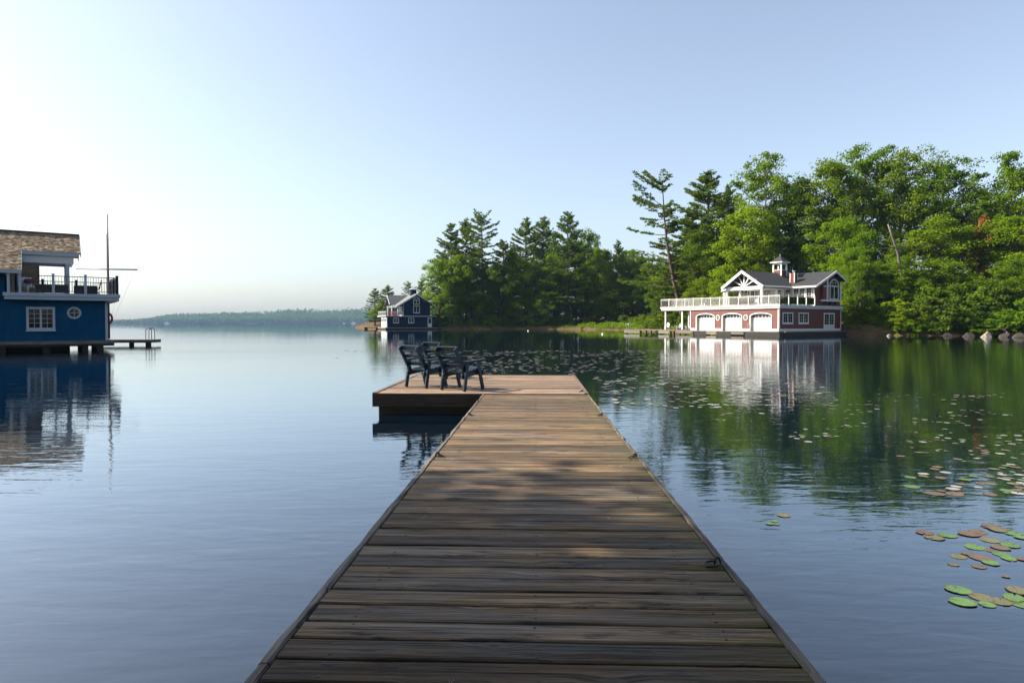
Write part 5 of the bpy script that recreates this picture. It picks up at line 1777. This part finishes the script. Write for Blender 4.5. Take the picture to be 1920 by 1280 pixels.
rng2 = random.Random(77)
px = 826
while px < 1300:
    Y = 203 + rng2.uniform(-3, 8) - max(0, px - 1190) * .35
    mt = rng2.choice(['leaf_d', 'leaf_b', 'leaf_b'])
    tree('u%d' % rng2.randrange(3), px, rng2.uniform(545, 572), Y, 'small_tree', auto('grove', px, mt, 'low tree under the grove'), group='low trees under the grove', mat=mt, w=1.2)
    px += rng2.uniform(12, 22)
px = 1590
while px < 1960:
    Y = float(np.interp(px, [1565, 1700, 1920], [104, 97, 93])) + rng2.uniform(2, 10)
    mt = rng2.choice(['leaf_d', 'leaf_b', 'leaf_a'])
    tree('u%d' % rng2.randrange(3), px, rng2.uniform(505, 550), Y, 'small_tree', auto('right', px, mt, 'low tree on right slope'), group='low trees of the right wood', mat=mt, w=1.1)
    px += rng2.uniform(16, 28)

# undergrowth: leaves nobody could count on the ground near the water
def undergrowth(n, seed, name, mat, dmax, hmax, boxes, leaf):
    r = np.random.default_rng(seed)
    P = []
    for (x0, x1, y0, y1, k) in boxes:
        P.append(np.column_stack([r.uniform(x0, x1, int(n * k)), r.uniform(y0, y1, int(n * k))]))
    P = np.concatenate(P)
    h = land_h(P)
    den = vnoise(P, 2.2, 9)
    ok = (h > .02) & (h < dmax) & (den > .22)
    P, h, den = P[ok], h[ok], den[ok]
    c = np.column_stack([P, h + r.random(len(P)) * hmax * np.clip(den * 1.4, .15, 1)])
    nor = r.normal(size=c.shape) * .8; nor[:, 2] += .9
    sz = leaf * r.uniform(.6, 1.3, len(c))
    V = quads_from(c, nor, r, sz, sz * .7)
    o = link_mesh(name, mesh_np(name, V, np.arange(len(V)).reshape(-1, 4)), mat)
    return tag(o, 'low leafy undergrowth covering the banks along the water', 'undergrowth', kind='stuff')


undergrowth(60000, 5, 'undergrowth', M['leaf_b'], 3.2, .75, ((-40, 30, 182, 206, .45), (20, 40, 100, 180, .2), (44, 110, 70, 108, .35)), .17)
undergrowth(22000, 6, 'undergrowth', M['leaf_a'], 2.2, .55, ((-40, 30, 182, 200, .3), (20, 40, 104, 180, .3), (44, 110, 70, 104, .4)), .15)
undergrowth(26000, 8, 'undergrowth', M['leaf_a'], 2.6, 1.0, ((18, 40, 104, 186, 1.0),), .24)

# --- shrubs along the water
rs = random.Random(44)
def shrub(px, yt, Y, lab, grp, mt, w=1.0, k=None):
    tree(k or 's%d' % rs.randrange(4), px, yt, Y, 'shrub', lab, 'shrub', grp, mt, w=w, rz=rs.uniform(0, 6.28))
px = 812
while px < 1180:
    Y = 187.5 + rs.uniform(-.5, 2.5)
    shrub(px, rs.uniform(588, 602), Y, auto('grove', px, mt := rs.choice(['leaf_b', 'leaf_a', 'leaf_d', 'leaf_a']), 'shrub before the grove'), 'shrubs along the grove shore', mt, rs.uniform(1.0, 1.5))
    px += rs.uniform(9, 17)
for px, yt, Y, mt in ((1170, 592, 178, 'leaf_b'), (1190, 594, 168, 'leaf_a'), (1205, 590, 158, 'leaf_a'), (1222, 592, 146, 'leaf_y'), (1238, 590, 138, 'leaf_y'), (1250, 588, 134, 'leaf_y'), (1268, 586, 128, 'leaf_b'), (1286, 588, 124, 'leaf_a'), (1214, 600, 146, 'leaf_b'), (1232, 598, 132, 'leaf_a')):
    shrub(px, yt, Y, auto('red', px, mt, 'sunlit bank shrub'), 'shrubs left of the red boathouse', mt, 1.15)
px = 1582
while px < 1940:
    Yb = np.interp(px, [1565, 1700, 1920], [98, 90.5, 84.5])
    shrub(px, rs.uniform(560, 596), Yb + rs.uniform(0.4, 2.6), auto('right', px, mt := rs.choice(['leaf_a', 'leaf_b', 'leaf_b', 'leaf_d', 'leaf_y']), 'shrub on the right shore'), 'shrubs on the right shore', mt, rs.uniform(.9, 1.3))
    if rs.random() < .75: shrub(px + rs.uniform(-8, 8), rs.uniform(535, 565), Yb + rs.uniform(4, 8), auto('right', px, mt := rs.choice(['leaf_a', 'leaf_b', 'leaf_d']), 'shrub up on the right slope'), 'shrubs on the right slope', mt, rs.uniform(.8, 1.1))
    px += rs.uniform(13, 24)
px = 1690
while px < 1935:
    Yb = np.interp(px, [1565, 1700, 1920], [98, 90.5, 84.5])
    shrub(px, rs.uniform(592, 606), Yb + rs.uniform(0.0, 1.4), auto('right', px, mt := rs.choice(['leaf_a', 'leaf_b', 'leaf_d']), 'low shrub touching the water'), 'low shrubs on the right shore', mt, rs.uniform(1.1, 1.5))
    px += rs.uniform(12, 20)
# dead brown branches, a snag and pale birch stems
tree('s1', 1836, 408, 102.5, 'dead_shrub', 'rust brown dead foliage high in the right hand wood', 'shrub', None, 'needle_brown', w=.24, height=at_y(1836, 412, 102.5).z - gz(at_y(1836, 412, 102.5).x, 102.5))
sn_a, sn_b = at_y(1690, 520, 99), at_y(1652, 424, 99)
sg = thing('dead_snag', 'pale broken dead trunk leaning in the middle of the right hand wood', 'dead tree', (sn_a.x + .6, 99, gz(sn_a.x, 99)))
d_ = sn_b - Vector((sn_a.x + .6, 99, gz(sn_a.x, 99)))
MB().tube([(0, 0, -.3), (d_.x * .15, -.4, d_.z * .35), (d_.x * .5, -1.2, d_.z * .7), (d_.x * .8, -1.6, d_.z * .88), (d_.x, -1.8, d_.z)], [.3, .26, .2, .16, .1], 8).build('trunk', M['bark_grey'], sg, smooth=True)
for a, b in (((.5, -1.2, .7), (.2, -1.8, .80)), ((.6, -1.3, .76), (1.3, -1.9, .74)), ((.3, -.8, .52), (-.4, -1.5, .66))):
    MB().tube([(d_.x * a[0], a[1], d_.z * a[2]), (d_.x * b[0], b[1], d_.z * b[2])], [.09, .03], 6).build('branch', M['bark_grey'], sg)
for i, (px, yb, yt, Y, lab) in enumerate(((1597, 572, 500, 100.5, 'left one of the three pale trunks right of the red boathouse'), (1603, 578, 500, 99.5, 'middle one of the three pale trunks right of the red boathouse'), (1612, 585, 505, 97.5, 'right one of the three pale trunks right of the red boathouse'))):
    X = at_y(px, 600, Y).x; g = gz(X, Y)
    b = tree('b%d' % i, px, 455 + 12 * i, Y, 'slim_tree', lab, mat='leaf_a', bark='bark_grey', w=.55, rz=i * 1.3)
for px, yb, w_, h_, lab, mt in ((1848, 632, 22, 16, 'large pale angular boulder at the water edge of the right shore', 'rock'), (1668, 630, 9, 6, 'small round orange-grey rock standing in the water right of the red boathouse', 'rock'), (1746, 629, 26, 6, 'long flat rock low in the water under the right hand wood', 'rock'), (1815, 631, 24, 12, 'dark boulder left of the large pale one', 'rock_dark'), (1780, 630, 18, 9, 'dark rounded shore stone between the flat rock and the boulders', 'rock_dark'), (1885, 632, 22, 11, 'dark boulder right of the large pale one', 'rock_dark'), (1915, 633, 26, 12, 'dark boulder at the right edge of the picture', 'rock_dark'), (915, 616.8, 22, 4, 'pale flat ledge at the water under the grove', 'rock')):
    p = on_z(px, yb, 0)
    k = p.y / FPX
    bm = bmesh.new()
    bmesh.ops.create_icosphere(bm, subdivisions=3, radius=1.0)
    q = random.Random(px)
    pl = [(Vector((q.uniform(-1, 1), q.uniform(-1, 1), q.uniform(-.2, 1))).normalized(), q.uniform(.45, .85)) for _ in range(9)]
    for v in bm.verts:
        for nrm_, dd_ in pl:
            e = v.co.dot(nrm_) - dd_
            if e > 0: v.co -= nrm_ * e
        v.co.x *= w_ * k * .62; v.co.y *= w_ * k * .5; v.co.z = v.co.z * h_ * k * .8 - .02
    me = bpy.data.meshes.new('boulder'); bm.to_mesh(me); bm.free()
    o = link_mesh('boulder', me, M[mt], loc=(p.x, p.y, 0)); tag(o, lab, 'rock')

for (xa, ya, xb, yb, lab) in ((1700, 628.5, 1735, 618, 'fallen grey log slanting into the water left of the flat rock'), (1818, 629, 1838, 615, 'thin dead log leaning on the bank left of the large pale boulder'), (1900, 631, 1872, 612, 'dead branch leaning into the water right of the large pale boulder'), (1040, 616.5, 1062, 613, 'short log lying on the grove shore below the tallest pine')):
    a = on_z(xa, ya, .0)
    b = at_y(xb, yb, a.y + 2.0)
    t = thing('fallen_log', lab, 'log', (a.x, a.y, 0))
    d = b - Vector((a.x, a.y, 0))
    MB().tube([(0, 0, -.25), (d.x * .5, d.y * .5, d.z * .5 + .08), (d.x, d.y, d.z)], [.14, .11, .07], 8).build('stem', M['bark_grey'], t, smooth=True)
    MB().tube([(d.x * .6, d.y * .6, d.z * .6), (d.x * .75 + .4, d.y * .6 - .3, d.z * .8 + .5)], [.05, .02], 6).build('branch', M['bark_grey'], t)

# --- trees on the near bank, left of the frame: they shade the foreground boards
for x, y, h, k in ((-15.5, 2.0, 16.0, 'o0'), (-20, 3.8, 18, 'b3'), (-14, -3.0, 16, 'b1'), (-13.5, -9, 15, 'b4'), (-17, -.2, 17, 'b5'), (-10, -2.4, 15, 'b2'), (-11.5, 1.4, 13, 'b4'), (-21, -3.0, 19, 'b2'), (-8.5, -5.5, 13, 'b5'), (-5, -11, 15, 'o1'), (3.5, -9, 14, 'b0'), (10, -9, 15, 'b2')):
    g = .8
    T = TREE[k]
    t = thing('shade_tree', 'leafy tree on the near bank left of the walkway', 'tree', (x, y, g - .6), 1.3 * x, 'trees on the near bank')
    s = h / T['H']; t.scale = (s, s, s)
    link_mesh('trunk', T['trunk'], None, t); link_mesh('crown', T['crown'], None, t)

# ------------------------------------------------------------------ lily pads
def pad_mesh(seed, notch=True):
    r = random.Random(seed)
    k = 18
    ph = [r.uniform(0, 6.28) for _ in range(3)]
    v = [(0.06, 0, .004)]
    for i in range(k + 1):
        a = .13 + (2 * math.pi - .26) * i / k
        q = 1 + .05 * math.sin(2 * a + ph[0]) + .03 * math.sin(5 * a + ph[1]) + r.uniform(-.015, .015)
        z = .010 + .018 * max(0, math.sin(3 * a + ph[2])) * r.random()
        v.append((math.cos(a) * q, math.sin(a) * q, z))
    m2 = len(v)
    v += [(x * .97, y * .97, z - .012) for x, y, z in v]
    f = [(0, i, i + 1) for i in range(1, k + 1)]
    f += [(m2, m2 + i + 1, m2 + i) for i in range(1, k + 1)]
    f += [(i, m2 + i, m2 + i + 1, i + 1) for i in range(1, k + 1)] + [(0, m2, m2 + 1, 1), (k + 1, m2 + k + 1, m2, 0)]
    me = bpy.data.meshes.new('lily_pad')
    me.from_pydata(v, [], f)
    return me


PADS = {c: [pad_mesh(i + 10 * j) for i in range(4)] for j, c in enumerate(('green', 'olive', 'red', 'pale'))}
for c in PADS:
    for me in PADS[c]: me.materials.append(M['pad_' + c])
COLN = {'green': 'fresh green', 'olive': 'dull olive', 'red': 'reddish brown', 'pale': 'pale grey'}
pads = []
taken = []


def put_pad(px, py, wpx, c, where, grp, force=False):
    p = on_z(px, py, 0)
    r_ = .88 * wpx / 2 * p.y / FPX
    for (x, y, q) in taken:
        if not force and (x - p.x) ** 2 + (y - p.y) ** 2 < ((q + r_) * .8) ** 2: return
    taken.append((p.x, p.y, r_))
    pads.append((p, r_, c, where, grp, wpx))


rp = random.Random(12)
# the near rafts, pad by pad
for (px, py, w, c) in ((1734, 999, 36, 'red'), (1752, 1008, 40, 'olive'), (1777, 1004, 38, 'green'), (1818, 1001, 45, 'red'), (1834, 997, 38, 'red'), (1858, 987, 40, 'red'), (1871, 993, 40, 'olive'), (1887, 993, 18, 'olive'), (1900, 1000, 36, 'green'), (1856, 1012, 42, 'olive'), (1828, 1025, 46, 'green'), (1894, 1022, 42, 'green'), (1876, 1027, 38, 'red'), (1857, 1032, 22, 'red'), (1878, 1039, 38, 'green'), (1797, 1043, 36, 'olive'), (1811, 1038, 20, 'red'), (1840, 1046, 48, 'red'), (1857, 1055, 36, 'green'), (1891, 1047, 34, 'green'), (1788, 1058, 24, 'olive'), (1836, 1062, 30, 'red'), (1916, 1008, 30, 'green'), (1916, 1048, 26, 'red'), (1886, 1081, 16, 'red')):
    put_pad(px, py, w, c, 'in the upper raft near the right edge of the water', 'pads of the upper near raft', True)
for (px, py, w, c) in ((1797, 1106, 52, 'green'), (1805, 1129, 54, 'green'), (1851, 1133, 36, 'green'), (1840, 1120, 50, 'olive'), (1876, 1127, 50, 'olive'), (1907, 1107, 50, 'olive'), (1901, 1121, 48, 'green'), (1920, 1135, 44, 'green')):
    put_pad(px, py, w, c, 'in the lower raft at the lower right corner', 'pads of the lower near raft', True)
put_pad(1469, 966, 30, 'olive', 'alone on open water near a small green clump', 'lone pads right of the walkway', True)
for (px, py, w) in ((1452, 977, 16), (1444, 982, 18), (1456, 983, 14)): put_pad(px, py, w, 'green', 'in a tight clump of three right of the walkway', 'small clump right of the walkway', True)
put_pad(1709, 912, 36, 'green', 'large and alone below the reflected trees', 'lone pads right of the walkway', True)
put_pad(1752, 925, 44, 'red', 'lying just left of the dense right edge band', 'lone pads right of the walkway', True)
put_pad(1790, 926, 40, 'red', 'lying just left of the dense right edge band', 'lone pads right of the walkway', True)
# scattered bands in front of the reflected trees
for _ in range(900):
    t = rp.random()
    py = 738 + 190 * rp.random() ** 1.2
    lo_ = np.interp(py, [738, 800, 860, 930], [1240, 1330, 1560, 1720])
    px = lo_ + (1925 - lo_) * rp.random() ** .75
    dens = .35 + .65 * math.sin(px * .021 + py * .09) * math.sin(px * .0083 - py * .05 + 1)
    if py > 830: dens = np.interp(px, [1620, 1920], [0, .8]) * (.5 + .5 * math.sin(px * .05 + py * .13))
    if rp.random() > dens: continue
    w = np.interp(py, [738, 800, 870, 930], [11, 13, 19, 28]) * rp.uniform(.5, 1.15)
    where = 'in the thick band at the right edge of the lake' if px > 1760 and py > 800 else 'scattered over the reflection of the right hand wood'
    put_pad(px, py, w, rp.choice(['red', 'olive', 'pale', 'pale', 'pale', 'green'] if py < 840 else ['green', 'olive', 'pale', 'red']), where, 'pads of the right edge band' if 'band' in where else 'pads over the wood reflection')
for _ in range(1100):
    py = 657 + 44 * rp.random() ** 1.3
    px = rp.uniform(870, 1250) if rp.random() < .85 else rp.uniform(580, 870)
    if px < 870 and (py > 684 or rp.random() > .25): continue
    if rp.random() > .08 + .72 * abs(math.sin(px * .017 + py * .21)): continue
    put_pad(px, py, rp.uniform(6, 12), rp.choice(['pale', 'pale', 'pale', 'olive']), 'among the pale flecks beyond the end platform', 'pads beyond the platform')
for _ in range(500):
    py = 705 + 60 * rp.random()
    px = np.interp(py, [703, 765], [1110, 1160]) + rp.random() ** 1.4 * 420
    if rp.random() > .2 + .5 * abs(math.sin(px * .03 + py * .16)): continue
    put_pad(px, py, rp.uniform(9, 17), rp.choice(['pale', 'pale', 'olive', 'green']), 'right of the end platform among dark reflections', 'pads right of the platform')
pads.sort(key=lambda a: -a[5] * a[5] * max(.02, (HC / a[0].y)))
for (p, r_, c, where, grp, w) in pads[:290]:
    o = link_mesh('lily_pad', rp.choice(PADS[c]), None, loc=(p.x, p.y, rp.uniform(.001, .006)), rot=(rp.uniform(-.012, .012), rp.uniform(-.012, .012), rp.uniform(0, 6.28)))
    o.scale = (r_, r_ * rp.uniform(.85, 1), .10 + r_ * .15 if p.y < 9 else .03)
    tag(o, '%s lily pad %s' % (COLN[c], where), 'lily pad', '%s %s' % (c, grp))
rest = {}
for (p, r_, c, where, grp, w) in pads[290:]:
    m = rest.setdefault(c, MB())
    a0 = rp.uniform(0, 6.28)
    k = 8
    pts = [(p.x + math.cos(a0 + 2 * math.pi * i / k) * r_, p.y + math.sin(a0 + 2 * math.pi * i / k) * r_, .006 + rp.uniform(0, .006)) for i in range(k)]
    m.add(pts + [(p.x, p.y, .004)], [(i, (i + 1) % k, k) for i in range(k)])
for c, m in rest.items():
    o = m.build('small_lily_pads', M['pad_' + c])
    tag(o, 'countless small %s lily pads floating far out on the dark water' % COLN[c], 'lily pads', kind='stuff')
# two neighbours that would share a label are told apart by height or by side
same = {}
for o in COL.objects:
    if o.parent is None and o.get('category') in ('tree', 'shrub') and o.get('group'):
        same.setdefault(o['label'], []).append(o)
for lab, os_ in same.items():
    if len(os_) == 2:
        top = [o.location.z + o.scale.z * max(v.co.z for v in next(c for c in o.children if c.name.startswith('crown')).data.vertices) for o in os_]
        e = [(t - HC) / o.location.y for t, o in zip(top, os_)]
        a, b = (0, 1) if e[0] > e[1] else (1, 0)
        if abs(e[0] - e[1]) > .012: w2 = ('taller', 'shorter')
        else:
            a, b = (0, 1) if os_[0].location.x / os_[0].location.y < os_[1].location.x / os_[1].location.y else (1, 0)
            w2 = ('left', 'right')
        os_[a]['label'] = w2[0] + ' ' + lab
        os_[b]['label'] = w2[1] + ' ' + lab
    elif len(os_) == 3:
        for w3, o in zip(('leftmost', 'middle', 'rightmost'), sorted(os_, key=lambda o: o.location.x / o.location.y)):
            o['label'] = w3 + ' ' + lab
# --- end
